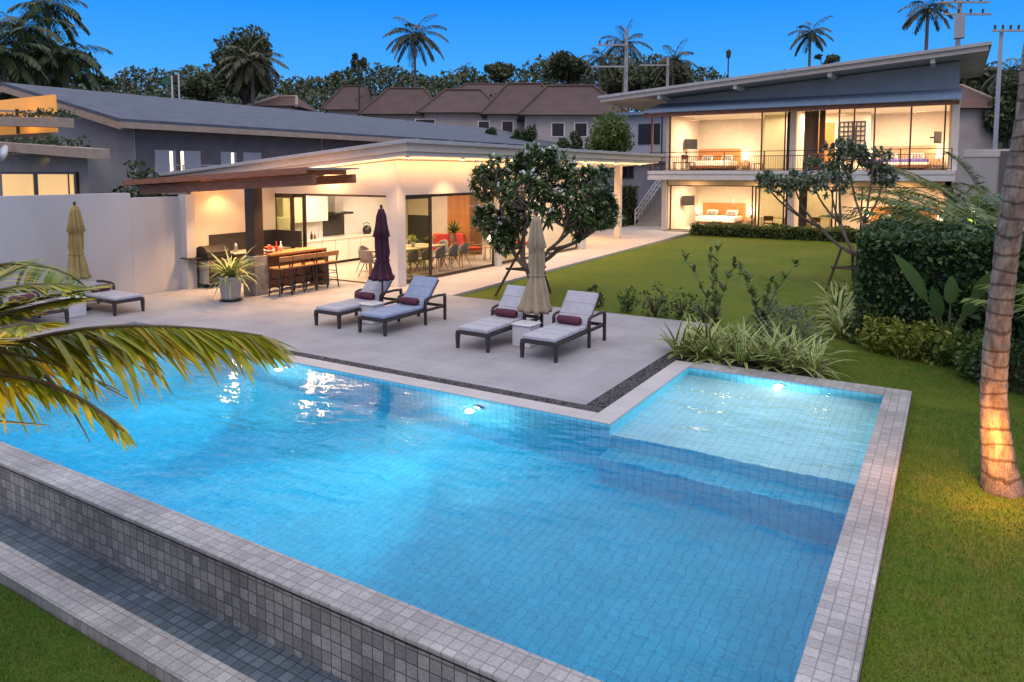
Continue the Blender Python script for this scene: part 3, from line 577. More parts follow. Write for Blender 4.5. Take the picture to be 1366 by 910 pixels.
# living corner
tv = thing('television', (-16.9, 21.0, 1.2), 'large dark flat television seen over the dining table', 'television')
m = MB(); m.box(-17.4, 21.0, .84, -16.35, 21.06, 1.62); m.build('body', 'dark_metal', tv, bevel=.01); m = MB(); m.box(-17.37, 20.99, .87, -16.38, 20.999, 1.59); m.build('screen', 'black', tv)
m = MB(); m.box(-17.2, 21.0, .006, -16.55, 21.3, .838); m.build('stand', 'dark_metal', tv)
pp = thing('house_plant', (-16.15, 22.2, .0), 'bushy potted house plant on a pedestal right of the television', 'plant'); m = MB(); m.lathe([(.16, .005), (.2, .9), (.17, .92)], 16, (-16.15, 22.2, 0)); m.build('planter', 'wood_dark', pp, smooth=True)
l = LF()
for k in range(70): l.blade((-16.15, 22.2, .92), (random.gauss(0, 1), random.gauss(0, 1), 1.5), random.uniform(.3, .6), .07, .8, 3)
l.build('foliage', 'leaf_mid', pp)
def armchair(loc, rz_, label):
    t = thing('red_armchair', (0, 0, 0), label, 'armchair')
    m = MB(); m.box(-.33, -.33, .36, .33, .33, .46); m.build('seat', 'red_fabric', t, bevel=.03); m = MB(); m.cbox((0, .36, .68), (.66, .10, .62), Matrix.Rotation(R(-12), 4, 'X')); m.build('backrest', 'red_fabric', t, bevel=.03)
    for s in (-1, 1):
        m = MB(); m.tube([(s*.38, -.34, .0), (s*.38, -.30, .60), (s*.38, .34, .58), (s*.38, .44, .0)], .018, 6); m.build('armrest', 'wood_light', t)
    m = MB(); m.box(-.36, -.3, .32, .36, .32, .355); m.build('frame', 'wood_light', t); t.location = loc; t.rotation_euler.z = rz_; return t
armchair((-15.95, 21.3, 0), R(200), 'red armchair nearest the television'); armchair((-15.05, 21.75, 0), R(150), 'red armchair in front of the orange timber panel, by the glass'); armchair((-14.6, 24.4, 0), R(100), 'red armchair half hidden behind the frangipani canopy')
def side_lamp(loc, label, h=.55, zs=.5):
    t = thing('table_lamp', loc, label, 'lamp'); x, y, z = loc; m = MB(); m.lathe([(.09, z), (.09, z+.02), (.02, z+.04), (.02, z+h*.5)], 12, (x, y, 0)); m.build('base', 'wood_dark', t)
    m = MB(); m.lathe([(.16, z+h*.45), (.13, z+h)], 18, (x, y, 0)); m.build('lamp_shade', 'lamp_shade', t, smooth=True); light('lamp_bulb', 'POINT', (x, y, z+h+.1), 14, WARM, .08)
def stool_table(loc, label, s=.42, h=.5):
    t = thing('side_table', loc, label, 'side table'); x, y, z = loc; m = MB(); m.box(x-s/2, y-s/2, z+h-.04, x+s/2, y+s/2, z+h); m.build('top', 'wood_light', t, bevel=.006)
    for sx in (-1, 1):
        for sy in (-1, 1): m = MB(); m.bar((x+sx*(s/2-.03), y+sy*(s/2-.03), z+.005), (x+sx*(s/2-.03), y+sy*(s/2-.03), z+h-.04), .035); m.build('leg', 'wood_light', t)
stool_table((-14.35, 22.1, 0), 'slim wooden stool table carrying the lit lamp in the pavilion'); side_lamp((-14.35, 22.1, .5), 'glowing white lamp on the wooden stool table, left of the white pillar', .42)
stool_table((-13.75, 24.4, 0), 'small wooden table carrying the lamp behind the frangipani'); side_lamp((-13.75, 24.4, .5), 'glowing lamp behind the frangipani branches', .6)
# ================================================================== PERGOLA OVER THE BAR
pg = thing('pergola', (-15.5, 12.5, 0), 'dark timber pergola on one post between garden wall and pavilion', 'pergola')
def pz(x): return 2.92+(x+18)*.047
m = MB(); m.box(-15.68, 12.36, 1.03, -15.34, 12.66, pz(-15.5)-.12); m.build('post', 'bronze', pg, bevel=.01)
m = MB(); m.hexa([(-20.2, 12.3, pz(-20.2)-.26), (-13.1, 12.3, pz(-13.1)-.26), (-13.1, 12.42, pz(-13.1)-.26), (-20.2, 12.42, pz(-20.2)-.26), (-20.2, 12.3, pz(-20.2)), (-13.1, 12.3, pz(-13.1)), (-13.1, 12.42, pz(-13.1)), (-20.2, 12.42, pz(-20.2))]); m.build('beam', 'wood_pergola', pg)
for k in range(9):
    x = -20.0+k*.82; m = MB(); m.box(x-.035, 12.06, pz(x)+.005, x+.035, 13.75, pz(x)+.12); m.build('rafter', 'wood_pergola', pg)
x0, x1 = -20.6, -13.0
def pslab(m, ya, yb, a, c): m.hexa([(x0, ya, pz(x0)+a), (x1, ya, pz(x1)+a), (x1, yb, pz(x1)+a), (x0, yb, pz(x0)+a), (x0, ya, pz(x0)+c), (x1, ya, pz(x1)+c), (x1, yb, pz(x1)+c), (x0, yb, pz(x0)+c)])
m = MB(); pslab(m, 12.05, 13.8, .125, .16); m.build('roofing', 'roof_grey', pg)
m = MB(); pslab(m, 12.02, 12.048, .02, .17); m.build('fascia', 'wood_pergola', pg)
m = MB(); pslab(m, 13.55, 13.67, -.22, 0); m.build('beam', 'wood_pergola', pg)
def downlight(p, label, power, spot=110, tgt=None, col=WARM, r=.045, pt=0):
    t = thing('downlight', p, label, 'downlight'); x, y, z = p; m = MB(); m.lathe([(r*1.25, z), (r*1.25, z+.05)], 14, (x, y, 0)); m.build('trim', 'plastic_white', t); m = MB(); m.lathe([(r*.9, z-.006), (r*.9, z-.001)], 14, (x, y, 0)); m.build('bulb', 'lamp_warm', t)
    if pt: light('eave_bulb', 'POINT', (x, y, z-.22), pt, col, .06)
    light('downlight_lamp', 'SPOT', (x, y, z-.03), power, col, .04, tgt or (x, y, 0), spot, .6)
downlight((-16.4, 12.9, 2.92), 'small bright spot on the pergola left of its post', 300, 120); downlight((-14.9, 13.4, 2.98), 'small bright spot on the pergola above the bar stools', 420, 120); downlight((-17.6, 13.3, 2.90), 'small bright spot washing the wall behind the barbecue', 60, 120)
for (px, X) in ((-12.7, 15.0), (-12.75, 17.6), (-12.75, 20.2), (-12.75, 23), (-12.75, 26), (-12.75, 29), (-12.8, 32)):
    downlight((px+.3, X, rz(px)-.43), ['first', 'second', 'third', 'fourth', 'fifth', 'sixth', 'last'][[15.0, 17.6, 20.2, 23, 26, 29, 32].index(X)]+' warm downlight along the pavilion eave, counted from its near corner', 150, 105)
downlight((-15.6, 14.95, rz(-15.6)-.43), 'warm downlight in the pavilion eave over the kitchen opening', 60, 150, pt=8)
for x, y, e, s in ((-17.6, 17, 105, 1.6), (-15.6, 18.3, 150, 2.2), (-17, 20.6, 90, 1.6), (-15.2, 25, 170, 2.4)): light('ceiling_lamp', 'AREA', (x, y, 2.85), e, WARMW, s, (x, y, 0))
light('added_eave_wash', 'AREA', (-12.5, 24.2, rz(-12.5)-.66), 150, (1., .50, .20), 18.5, (-13.3, 24.2, rz(-13.3)-.2), sy=.06); light('added_eave_wash', 'AREA', (-14.8, 14.86, rz(-14.8)-.62), 28, (1., .50, .20), 3.4, (-14.8, 15.5, rz(-14.8)-.1), sy=.06)  # unseen area strips added to wash soffit and wall with warm light
for q in ((-16.6, 13.6, 2.6), (-14.9, 13.7, 2.65), (-17.2, 13.0, 2.55)): light('pergola_bounce_fill', 'POINT', q, 20, (1., .48, .18), .05)  # unseen points added to stand for bar lamp bounce under the pergola
light('ceiling_lamp', 'AREA', (-16, 30.5, 3.1), 220, WARM, 2, (-16, 30.5, 0))
# ---- bar, stools, barbecue
br = thing('bar_counter', (-15.1, 13.5, 0), 'timber topped outdoor bar between pergola post and dark end panel', 'bar counter')
m = MB(); m.box(-15.75, 12.3, .0, -15.27, 12.72, 1.03); m.build('pier', 'stone_clad', br, bevel=.008)
m = MB(); m.box(-15.8, 12.73, 1.0, -15.2, 14.75, 1.06); m.build('bar_top', 'wood_warm', br, bevel=.006)
m = MB(); m.box(-15.72, 14.55, .0, -15.2, 14.74, .998); m.build('end_panel', 'bronze', br); m = MB(); m.box(-15.72, 12.73, .08, -15.62, 14.548, .998); m.build('back_panel', 'wood_dark', br)
def stool():
    t = thing('bar_stool', (0, 0, 0), 'tall timber bar stool', 'bar stool', 'bar stools along the outdoor bar')
    m = MB(); m.box(-.2, -.19, .70, .2, .19, .745); m.build('seat', 'wood_warm', t, bevel=.012)
    for sx in (-1, 1):
        for sy in (-1, 1): m = MB(); m.bar((sx*.15, sy*.15, .70), (sx*.2, sy*.2, .004), .032); m.build('leg', 'bronze', t)
    m = MB()
    for z in (.25, .45):
        q = .2-(.05*z/.7)
        for s in (-1, 1): m.bar((-q, s*q, z), (q, s*q, z), .022); m.bar((s*q, -q, z-.04), (s*q, q, z-.04), .022)
    m.build('footrest', 'bronze', t)
    for q in (-.17, .17): m = MB(); m.bar((.17, q, .745), (.23, q, 1.02), .03); m.build('back_post', 'bronze', t)
    m = MB(); m.box(.21, -.2, .90, .245, .2, 1.03); m.build('backrest', 'wood_warm', t, bevel=.01); return t
st = stool(); nm = ('nearest the pergola post', 'second from the pergola post', 'third from the pergola post', 'fourth from the pergola post', 'pushed against the dark end panel')
for k in range(5): place(st, k == 0, (-14.85, 12.75+k*.42, 0), R(random.uniform(-12, 12)), 'tall timber bar stool at the outdoor bar, '+nm[k])
fb = thing('fruit_bowl', (-15.5, 12.62, 1.06), 'bowl of red fruit at the pergola end of the bar', 'bowl'); m = MB(); m.lathe([(.06, 1.062), (.15, 1.12), (.16, 1.15), (.14, 1.14)], 18, (-15.5, 12.95, 0)); m.build('bowl', 'plastic_white', fb, smooth=True)
m = MB()
for k in range(14): a = k*2.4; rr = .09*(k % 4)/3; m.lathe([(.005, -.045), (.032, -.03), (.045, 0), (.032, .03), (.005, .045)], 8, (-15.5+rr*math.cos(a), 12.95+rr*math.sin(a), 1.16+.04*(k//6)))
m.build('fruit', 'fruit', fb, smooth=True)
for i, (y, mt) in enumerate(((13.25, 'red_fabric'), (13.4, 'plastic_white'))):
    m = MB(); m.lathe([(.035, 1.062), (.04, 1.2), (.014, 1.26), (.014, 1.33)], 10, (-15.55, y, 0)); tag(m.build('bottle', mt, None, loc=(-15.55, y, 1.062), smooth=True), ('red bottle on the timber bar top', 'white bottle on the timber bar top')[i], 'bottle')
oc = thing('outdoor_counter', (-17.6, 14.6, 0), 'dark outdoor kitchen counter with black splashback behind the barbecue', 'counter')
m = MB(); m.box(-18.07, 13.35, 0, -17.45, 15.3, .86); m.build('cabinet', 'bronze', oc, bevel=.005); m = MB(); m.box(-18.07, 13.33, .862, -17.42, 15.32, .90); m.build('worktop', 'countertop', oc); m = MB(); m.box(-18.075, 13.0, .905, -18.04, 15.38, 1.42); m.build('splashback', 'black_stone', oc)
m = MB(); m.box(-18.06, 15.30, .91, -16.9, 15.38, 1.42); m.build('splashback', 'black_stone', oc)
m = MB(); m.lathe([(.05, .902), (.06, 1.0), (.05, 1.12), (.02, 1.16)], 12, (-17.7, 13.6, 0)); tag(m.build('pitcher', 'steel', None, loc=(-17.7, 13.6, .9), smooth=True), 'steel pitcher on the outdoor counter by the barbecue', 'pitcher')
bq = thing('barbecue', (-17.55, 12.75, 0), 'black and steel gas barbecue against the wall', 'barbecue')
m = MB(); m.box(-17.95, 12.42, .12, -17.35, 13.2, .78); m.build('cart', 'steel', bq, bevel=.01); m = MB(); m.box(-17.345, 12.83, .15, -17.335, 13.17, .72); m.box(-17.345, 12.45, .15, -17.335, 12.79, .72); m.build('cart_door', 'dark_metal', bq)
m = MB(); m.prism([(0, 0)]*0 or [(-17.98, 12.40), (-17.33, 12.40), (-17.33, 13.22), (-17.98, 13.22)], .782, .90); m.build('firebox', 'dark_metal', bq, bevel=.01)
m = MB(); n = 9
for y in (12.44, 13.18):
    for k in range(n): a = PI*k/(n-1); m.v.append(Vector((-17.67+.3*math.cos(a), y, .905+.26*math.sin(a))))
for k in range(n-1): m.f.append((k, k+1, n+k+1, n+k))
m.f.append(tuple(range(n-1, -1, -1))); m.f.append(tuple(range(n, 2*n))); m.build('lid', 'dark_metal', bq)
m = MB(); m.bar((-17.33, 12.55, 1.02), (-17.33, 13.07, 1.02), .03); m.build('handle', 'steel', bq); m = MB(); m.box(-17.95, 12.0, .84, -17.4, 12.39, .87); m.build('side_shelf', 'dark_metal', bq)
for sx in (-17.9, -17.4):
    for sy in (12.5, 13.12): m = MB(); m.lathe([(.03, .0), (.035, .06), (.03, .118)], 10, (sx, sy, 0)); m.build('caster', 'black', bq)
# ---- potted spider plant
def spider(l, c, n, L, spread=1., z0=0., up=1.3):
    for k in range(n):
        a = random.uniform(0, 2*PI); e = random.uniform(.3, 2.2)*up
        l.blade((c[0]+random.gauss(0, .03), c[1]+random.gauss(0, .03), z0), (math.cos(a)*spread, math.sin(a)*spread, e), L*random.uniform(.6, 1.15), random.uniform(.034, .052), random.uniform(.6, 1.7), 6)
P0 = gp(308, 401)
pt = thing('potted_spider_plant', P0, 'big striped spider plant in a pale tapered pot beside the bar', 'potted plant')
m = MB(); m.lathe([(.19, .03), (.22, .10), (.27, .55), (.30, .58), (.29, .62), (.24, .61), (.22, .5)], 24, P0, sq=.12); m.build('pot', 'pot_grey', pt, smooth=True); m = MB(); m.lathe([(.24, .002), (.29, .03), (.27, .035)], 24, P0); m.build('saucer', 'black', pt)
m = MB(); m.lathe([(.22, .53), (.2, .56)], 18, P0); m.build('potting_soil', 'soil', pt)
l = LF(); spider(l, P0, 135, 1.0, 1., .56, 1.0); l.build('foliage', 'leaf_striped', pt)
# ================================================================== LOUNGERS, UMBRELLAS
def lounger(fab='cushion', tilt=47):
    t = thing('sun_lounger', (0, 0, 0), 'x', 'sun lounger', 'sun loungers on the terrace')
    m = MB()
    for s in (-1, 1): m.box(s*.33-.025, .02, .27, s*.33+.025, 1.98, .325)
    for y in (.0, 1.28, 1.95): m.box(-.355, y, .268, .355, y+.05, .328)
    for k in range(9): m.box(-.31, .12+k*.125, .29, .31, .17+k*.125, .31)
    m.build('frame', 'wicker', t, bevel=.006)
    for s in (-1, 1):
        m = MB(); m.hexa([(s*.33-.032, .0, .27), (s*.33+.032, .0, .27), (s*.33+.032, .06, .27), (s*.33-.032, .06, .27)][::-1]*0 or [(s*.33-.024, .01, 0), (s*.33+.024, .01, 0), (s*.33+.024, .055, 0), (s*.33-.024, .055, 0), (s*.33-.034, .0, .269), (s*.33+.034, .0, .269), (s*.33+.034, .065, .269), (s*.33-.034, .065, .269)]); m.build('leg', 'wicker', t)
        m = MB(); m.bar((s*.365, 1.26, 0), (s*.365, 1.26, .50), .05, .05); m.build('leg', 'wicker', t)
        m = MB(); m.bar((s*.365, 1.94, 0), (s*.365, 1.94, .52), .05, .05); m.build('leg', 'wicker', t)
        m = MB(); m.tube([(s*.365, 1.245, .49), (s*.365, 1.27, .535), (s*.365, 1.36, .555), (s*.365, 1.7, .565), (s*.365, 1.96, .55)], .028, 8); m.build('armrest', 'wicker', t)
    m = MB(); m.box(-.325, .01, .332, .325, 1.30, .41); sc_ = m.build('seat_cushion', fab, t, bevel=.028, seg=3); m = MB(); [m.box(-.322, yy-.004, .345, .322, yy+.004, .4125) for yy in (.34, .66, .98)]; m.build('seam', 'grey_fabric', sc_)
    rot = Matrix.Rotation(R(tilt), 4, 'X'); c = Vector((0, 1.28, .40))
    m = MB(); m.cbox(c+rot@Vector((0, .35, -.0)), (.65, .74, .075), rot); bc_ = m.build('back_cushion', fab, t, bevel=.028, seg=3); m = MB(); [m.cbox(c+rot@Vector((0, yy, .001)), (.644, .008, .077), rot) for yy in (.2, .45)]; m.build('seam', 'grey_fabric', bc_)
    m = MB(); m.cbox(c+rot@Vector((0, .36, -.06)), (.62, .70, .03), rot); m.build('back_frame', 'wicker', t)
    return t
def bolster(lx, ly, rzv, label):
    t = MB(); Mx = Matrix.Translation((lx, ly, 0))@Matrix.Rotation(rzv, 4, 'Z'); n = 16
    prof = [(.02, -.24), (.06, -.235), (.078, -.21), (.082, 0), (.078, .21), (.06, .235), (.02, .24)]
    for x, r in [(z, r) for r, z in prof]:
        for a in range(n): t.v.append(Mx@Vector((x, 1.17+r*math.cos(2*PI*a/n), .495+r*math.sin(2*PI*a/n)*.95)))
    for k in range(6):
        for a in range(n): bb = (a+1) % n; t.f.append((k*n+a, k*n+bb, (k+1)*n+bb, (k+1)*n+a))
    t.f.append(tuple(range(n))); t.f.append(tuple(6*n+a for a in reversed(range(n))))
    tag(t.build('bolster', 'maroon', None, loc=Mx@Vector((0, 1.17, .42)), smooth=True), label, 'bolster', 'maroon bolsters on the loungers')
LG = lounger(); LB = lounger('cushion_sky_tint'); LF_ = lounger('cushion', 10)
spots = [(LG, 1, -10.95, 10.57, 0, 'sun lounger left of the maroon umbrella, nearest the bar'), (LB, 1, -9.70, 10.55, 0, 'sun lounger with the bluer cushions right of the maroon umbrella'), (LG, 0, -7.27, 10.52, 0, 'sun lounger left of the beige umbrella, before the frangipani'), (LG, 0, -5.92, 10.55, 0, 'sun lounger right of the beige umbrella, nearest the shallow shelf'),  # bluer cushions: same fabric, with the sky's blue light painted into its colour
         (LF_, 1, -15.82, 9.28, R(90), 'flat sun lounger to the right of the ochre umbrella'), (LF_, 0, -15.85, 7.62, R(90), 'sun lounger half hidden behind the palm frond at the wall')]
for pr, first, x, y, a, lab in spots:
    place(pr, first, (x, y, 0), a, lab); bolster(x, y, a, 'maroon bolster on the '+lab.replace('sun lounger', 'lounger').replace(' with the bluer cushions', ''))
def umbrella(p, mat, label, h=2.42, ph=0., wmax=.33, z0=.6):
    p = Vector(p); t = thing('umbrella', p, label, 'umbrella')
    m = MB(); m.tube([p+Vector((0, 0, .02)), p+Vector((0, 0, h))], .022, 10); m.build('pole', 'wood_dark' if 'ochre' in mat else 'bronze', t)
    m = MB(); m.lathe([(.02, h), (.035, h+.03), (.03, h+.06), (.008, h+.09)], 10, p); m.build('finial', 'bronze', t)
    f = lambda th, z: .92+.22*math.cos(8*th+ph+z*1.5)+.09*math.sin(3*th+z*4+ph)+.05*math.sin(17*th-z*5)
    m = MB(); prof = [(.05, h-.01), (.10, h-.16), (.135, h-.42), (.17, h-.60), (.135, h-.62), (.135, h-.75), (.145, h-.95), (.12, h-1.12), (.14, h-1.2), (.14+(wmax-.14)*.4, z0+(h-1.2-z0)*.6), (wmax*.82, z0+(h-1.2-z0)*.25), (wmax*.95, z0+.07), (wmax*.9, z0), (wmax*.55, z0+.05)]
    m.lathe(prof, 64, p, f); m.build('canopy', mat, t, smooth=True)
    m = MB(); m.lathe([(.15, h-1.145), (.158, h-1.13), (.15, h-1.115)], 32, p, f); m.build('tie_strap', mat, t)
    m = MB(); m.lathe([(.05, .006), (.24, .006), (.24, .05), (.05, .06)], 20, p); m.build('base', 'dark_metal', t)
def cube_table(c, label, s=.40, h=.40):
    t = thing('side_table', (c[0], c[1], 0), label, 'side table', 'white tables at the umbrella poles')
    m = MB(); m.lathe([(s*.46, .0), (s*.5, .02), (s*.5, h-.03), (s*.46, h)], 32, (c[0], c[1], 0), sq=.8); m.build('body', 'ceramic', t, smooth=False, bevel=.004)
    m = MB(); m.lathe([(s*.55, h+.001), (s*.56, h+.02), (s*.5, h+.03)], 32, (c[0], c[1], 0), sq=.8); m.build('top', 'ceramic', t)
UP = (-10.25, 11.55); UB = (-6.6, 11.62); UO = (-17.05, 8.65)
umbrella((-12.1, 13.6, 0)[:0] or (UP[0]-.30, UP[1]+.30, 0), 'umbrella_maroon', 'folded maroon umbrella between the two loungers near the bar', 2.42, .4, .27, .86)
umbrella((UB[0]-.10, UB[1]+.25, 0), 'umbrella_beige', 'folded beige umbrella in front of the frangipani', 2.38, 1.3, .31, .54)
umbrella((UO[0]-.15, UO[1]+.25, 0), 'umbrella_ochre', 'folded ochre umbrella against the white garden wall', 2.45, 2.2, .23, .74)
cube_table((UP[0]-.22, UP[1]-.12), 'white ceramic table between the loungers at the maroon umbrella'); cube_table((UB[0]-.03, UB[1]-.25), 'white ceramic table between the loungers at the beige umbrella'); cube_table((UO[0]+.45, UO[1]-.2), 'white ceramic table between the loungers at the ochre umbrella')
# ================================================================== TWO-STOREY HOUSE
hs = thing('two_storey_house', (-7, 39, 0), 'long two-storey white house with lit glass fronts, balcony and rising mono-pitch roof', 'house')
HL, HR, HM, HF, HB = -13.75, -.05, -7.02, 39.0, 44.6
b = MB()
b.box(HL, HB, -.2, HR, HB+.2, 8.0); b.box(HL-.001, HF, -.2, HL+.18, HB, 2.79); b.box(HR-.25, HF, -.2, HR, HB, 2.79); b.box(HM-.1, HF, -.1, HM+.1, HB, 2.789)
b.box(HL, HF+.01, 3.29, HL+.18, HB, 7.2); b.box(HR-.2, HF+.01, 3.29, HR, HB, 8.2); b.box(HM-.1, HF, 3.29, HM+.1, HB, 6.39)
b.box(HL-.001, HF, 2.5, HR+.001, HF+.12, 2.785)
b.build('wall', 'warm_plaster', hs)
b = MB(); b.box(HL+.18, HF+.12, 2.6, HR-.25, HB, 2.7); b.box(HL+.18, HF+.1, 6.4, HR-.2, HB, 6.5); b.build('ceiling', 'white_paint', hs)
b = MB(); b.box(HL-.3, HF-.25, -.25, HR, HB, .0); b.box(HL+.1, HF+.02, 3.285, HR-.1, HB, 3.30); b.build('room_floor', 'tile_floor', hs)
b = MB(); b.box(-14.2, 37.4, 2.80, .07, HB, 3.02); b.box(-14.15, 37.45, 3.02, .03, HB, 3.10); b.box(-14.2, 37.4, 3.10, .07, HB, 3.28); b.build('balcony_slab', 'white_render', hs, bevel=.01)
for q in ((HM-.14, HF-.22, -.2, HM+.14, HF-.001, 2.798), (HM-.14, HF-.22, 3.282, HM+.14, HF-.001, 6.4), (HR-.12, 38.6, 3.282, HR+.18, HF-.001, 6.5), (HL-.12, HF-.2, -.1, HL+.14, HF-.001, 2.798)): b = MB(); b.box(*q); b.build('column', 'white_render', hs)
def hz(x): return 7.42+(x+17)*.0718
b = MB(); b.hexa([(HL, HF, 6.5), (HR+.1, HF, 6.5), (HR+.1, HF+.2, 6.5), (HL, HF+.2, 6.5), (HL, HF, hz(HL)-.4), (HR+.1, HF, hz(HR)-.4), (HR+.1, HF+.2, hz(HR)-.4), (HL, HF+.2, hz(HL)-.4)]); b.build('upper_wall', 'upper_cladding', hs)
def rslab(b, x0, x1, y0, y1, t0, t1): b.hexa([(x0, y0, hz(x0)-t1), (x1, y0, hz(x1)-t1), (x1, y1, hz(x1)-t1), (x0, y1, hz(x0)-t1), (x0, y0, hz(x0)-t0), (x1, y0, hz(x1)-t0), (x1, y1, hz(x1)-t0), (x0, y1, hz(x0)-t0)])
b = MB(); rslab(b, -17.0, 1.15, 37.0, 47, 0, .14); hr = b.build('roof', 'roof_pale', hs); b = MB(); rslab(b, -16.9, 1.05, 37.1, 46.9, .14, .36); b.build('soffit', 'fascia', hr)
b = MB()
for x in (-13.6, -9.6, -5.2, -1.0): b.box(x-.09, 37.3, hz(x)-.56, x+.09, 38.99, hz(x)-.36)
b.build('bracket', 'white_paint', hr)
b = MB(); x0, x1 = -14.4, .17; b.hexa([(x0, 36.7, 6.33), (x1, 36.7, 6.33), (x1, HF, 6.95), (x0+.3, HF, 6.95), (x0, 36.7, 6.38), (x1, 36.7, 6.38), (x1, HF, 7.0), (x0+.3, HF, 7.0)]); aw = b.build('awning_roof', 'roof_blue', hs)
b = MB(); b.box(-14.3, 36.85, 6.12, .1, 36.95, 6.31); b.box(-14.3, 38.75, 6.34, .1, 38.85, 6.48); b.build('awning_beam', 'wood_dark', aw)
b = MB()
for k in range(12): x = -14.2+k*1.29; b.hexa([(x-.04, 36.75, 6.22), (x+.04, 36.75, 6.22), (x+.04, 38.98, 6.82), (x-.04, 38.98, 6.82), (x-.04, 36.75, 6.32), (x+.04, 36.75, 6.32), (x+.04, 38.98, 6.93), (x-.04, 38.98, 6.93)])
b.build('awning_rafter', 'wood_dark', aw)
b = MB(); b.box(-14.1, 37.6, 3.285, -14.0, 37.7, 6.15); b.build('awning_post', 'wood_dark', hs)
X = lambda px, py=280, y=HF: onY(px, py, y).x
def frames(z0, z1, xs, y=HF+.02, w=.07):
    for x in xs:
        m = MB(); m.box(x-w/2, y, z0, x+w/2, y+.07, z1); m.build('window_frame', 'bronze', hs)
frames(.005, 2.5, [X(893)+.04, X(1003), X(1007.5), X(1012), X(1045), X(1049), X(1075), X(1110), X(1115), X(1120), X(1149), X(1200), X(1262)])
frames(3.30, 6.34, [X(874)+.3, X(892), X(1013), X(1044), X(1050), X(1087), X(1115), X(1135), X(1162), X(1210), X(1255), X(1262)])
b = MB(); b.box(HL+.15, HF+.02, .005, HR-.2, HF+.1, .05); b.box(HL+.15, HF+.02, 2.45, HR-.2, HF+.1, 2.50); b.box(HL+.15, HF+.02, 3.301, HR-.2, HF+.1, 3.34); b.box(HL+.15, HF+.02, 6.30, HR-.2, HF+.1, 6.38); b.build('window_track', 'bronze', hs)
def pane(px0, px1, z0, z1, mt):
    m = MB(); m.poly([(X(px0), HF+.05, z0), (X(px1), HF+.05, z0), (X(px1), HF+.05, z1), (X(px0), HF+.05, z1)]); m.build('window_pane', mt, hs)
pane(1012, 1045, .05, 2.45, 'glass_tint'); pane(1075, 1110, .05, 2.45, 'glass_tint'); pane(893, 1003, .05, 2.45, 'glass'); pane(1149, 1262, .05, 2.45, 'glass')
pane(1013, 1044, 3.34, 6.3, 'glass_tint'); pane(892, 1013, 3.34, 6.3, 'glass'); pane(1162, 1255, 3.34, 6.3, 'glass'); pane(1115, 1162, 3.34, 6.3, 'glass')
def curtain(px0, px1, z0, z1):
    m = MB(); x0, x1 = X(px0), X(px1); n = 40
    for k in range(n+1):
        x = x0+(x1-x0)*k/n; y = HF+.28+.06*math.sin(k*1.35); m.v += [Vector((x, y, z0)), Vector((x, y, z1))]
    for k in range(n): m.f.append((2*k, 2*k+2, 2*k+3, 2*k+1))
    m.build('curtain', 'curtain', hs, smooth=True)
curtain(1046, 1054, .02, 2.45); curtain(1064, 1075, .02, 2.45); curtain(1045, 1053, 3.32, 6.3); curtain(1068, 1087, 3.32, 6.3); curtain(1088, 1096, 3.32, 6.3)
# inner partitions
b = MB(); b.box(X(1016, 280, 42.5), 42.4, .0, HM-.1, 42.5, 2.6); b.box(HM+.1, 42.4, 0, X(1118, 280, 42.5), 42.5, 2.6); b.box(X(1020, 200, 42.5), 42.4, 3.3, HM-.1, 42.5, 6.4); b.box(HM+.1, 42.9, 3.3, X(1160, 200, 42.9), 43.0, 6.4)
b.build('partition', 'warm_plaster', hs)
m = MB(); x0, x1 = X(1090, 180, 42.9), X(1113, 180, 42.9); m.box(x0, 42.86, 3.302, x1, 42.895, 5.9); m.build('timber_door', 'wood_orange', hs)
m = MB(); x0, x1 = X(1120, 180, 42.9), X(1154, 180, 42.9)
for k in range(7): x = x0+(x1-x0)*k/6; m.box(x-.03, 42.82, 3.9, x+.03, 42.895, 5.9)
for k in range(9): z = 3.9+2*k/8; m.box(x0, 42.825, z-.03, x1, 42.89, z+.03)
m.build('lattice_screen', 'dark_metal', hs)
m = MB(); m.box(X(1142, 180, 42.9)-.2, 42.78, 4.4, X(1142, 180, 42.9), 42.81, 5.6); m.build('wall_shelf', 'dark_metal', hs)
# railing
rl = MB(); y = 37.5
for z in (4.02, 4.26): rl.box(-14.1, y-.02, z-.018, -.1, y+.02, z+.018)
rl.box(-14.1, y-.015, 3.36, -.1, y+.015, 3.39)
for k in range(8): x = -14.1+k*2.0; rl.box(x-.022, y-.022, 3.282, x+.022, y+.022, 4.26)
ro = rl.build('balcony_railing', 'bronze', hs)
bl = MB(); k = 0; x = -14.0
while x < -.1: bl.box(x-.008, y-.008, 3.39, x+.008, y+.008, 4.0); x += .115
bl.build('baluster', 'bronze', ro)
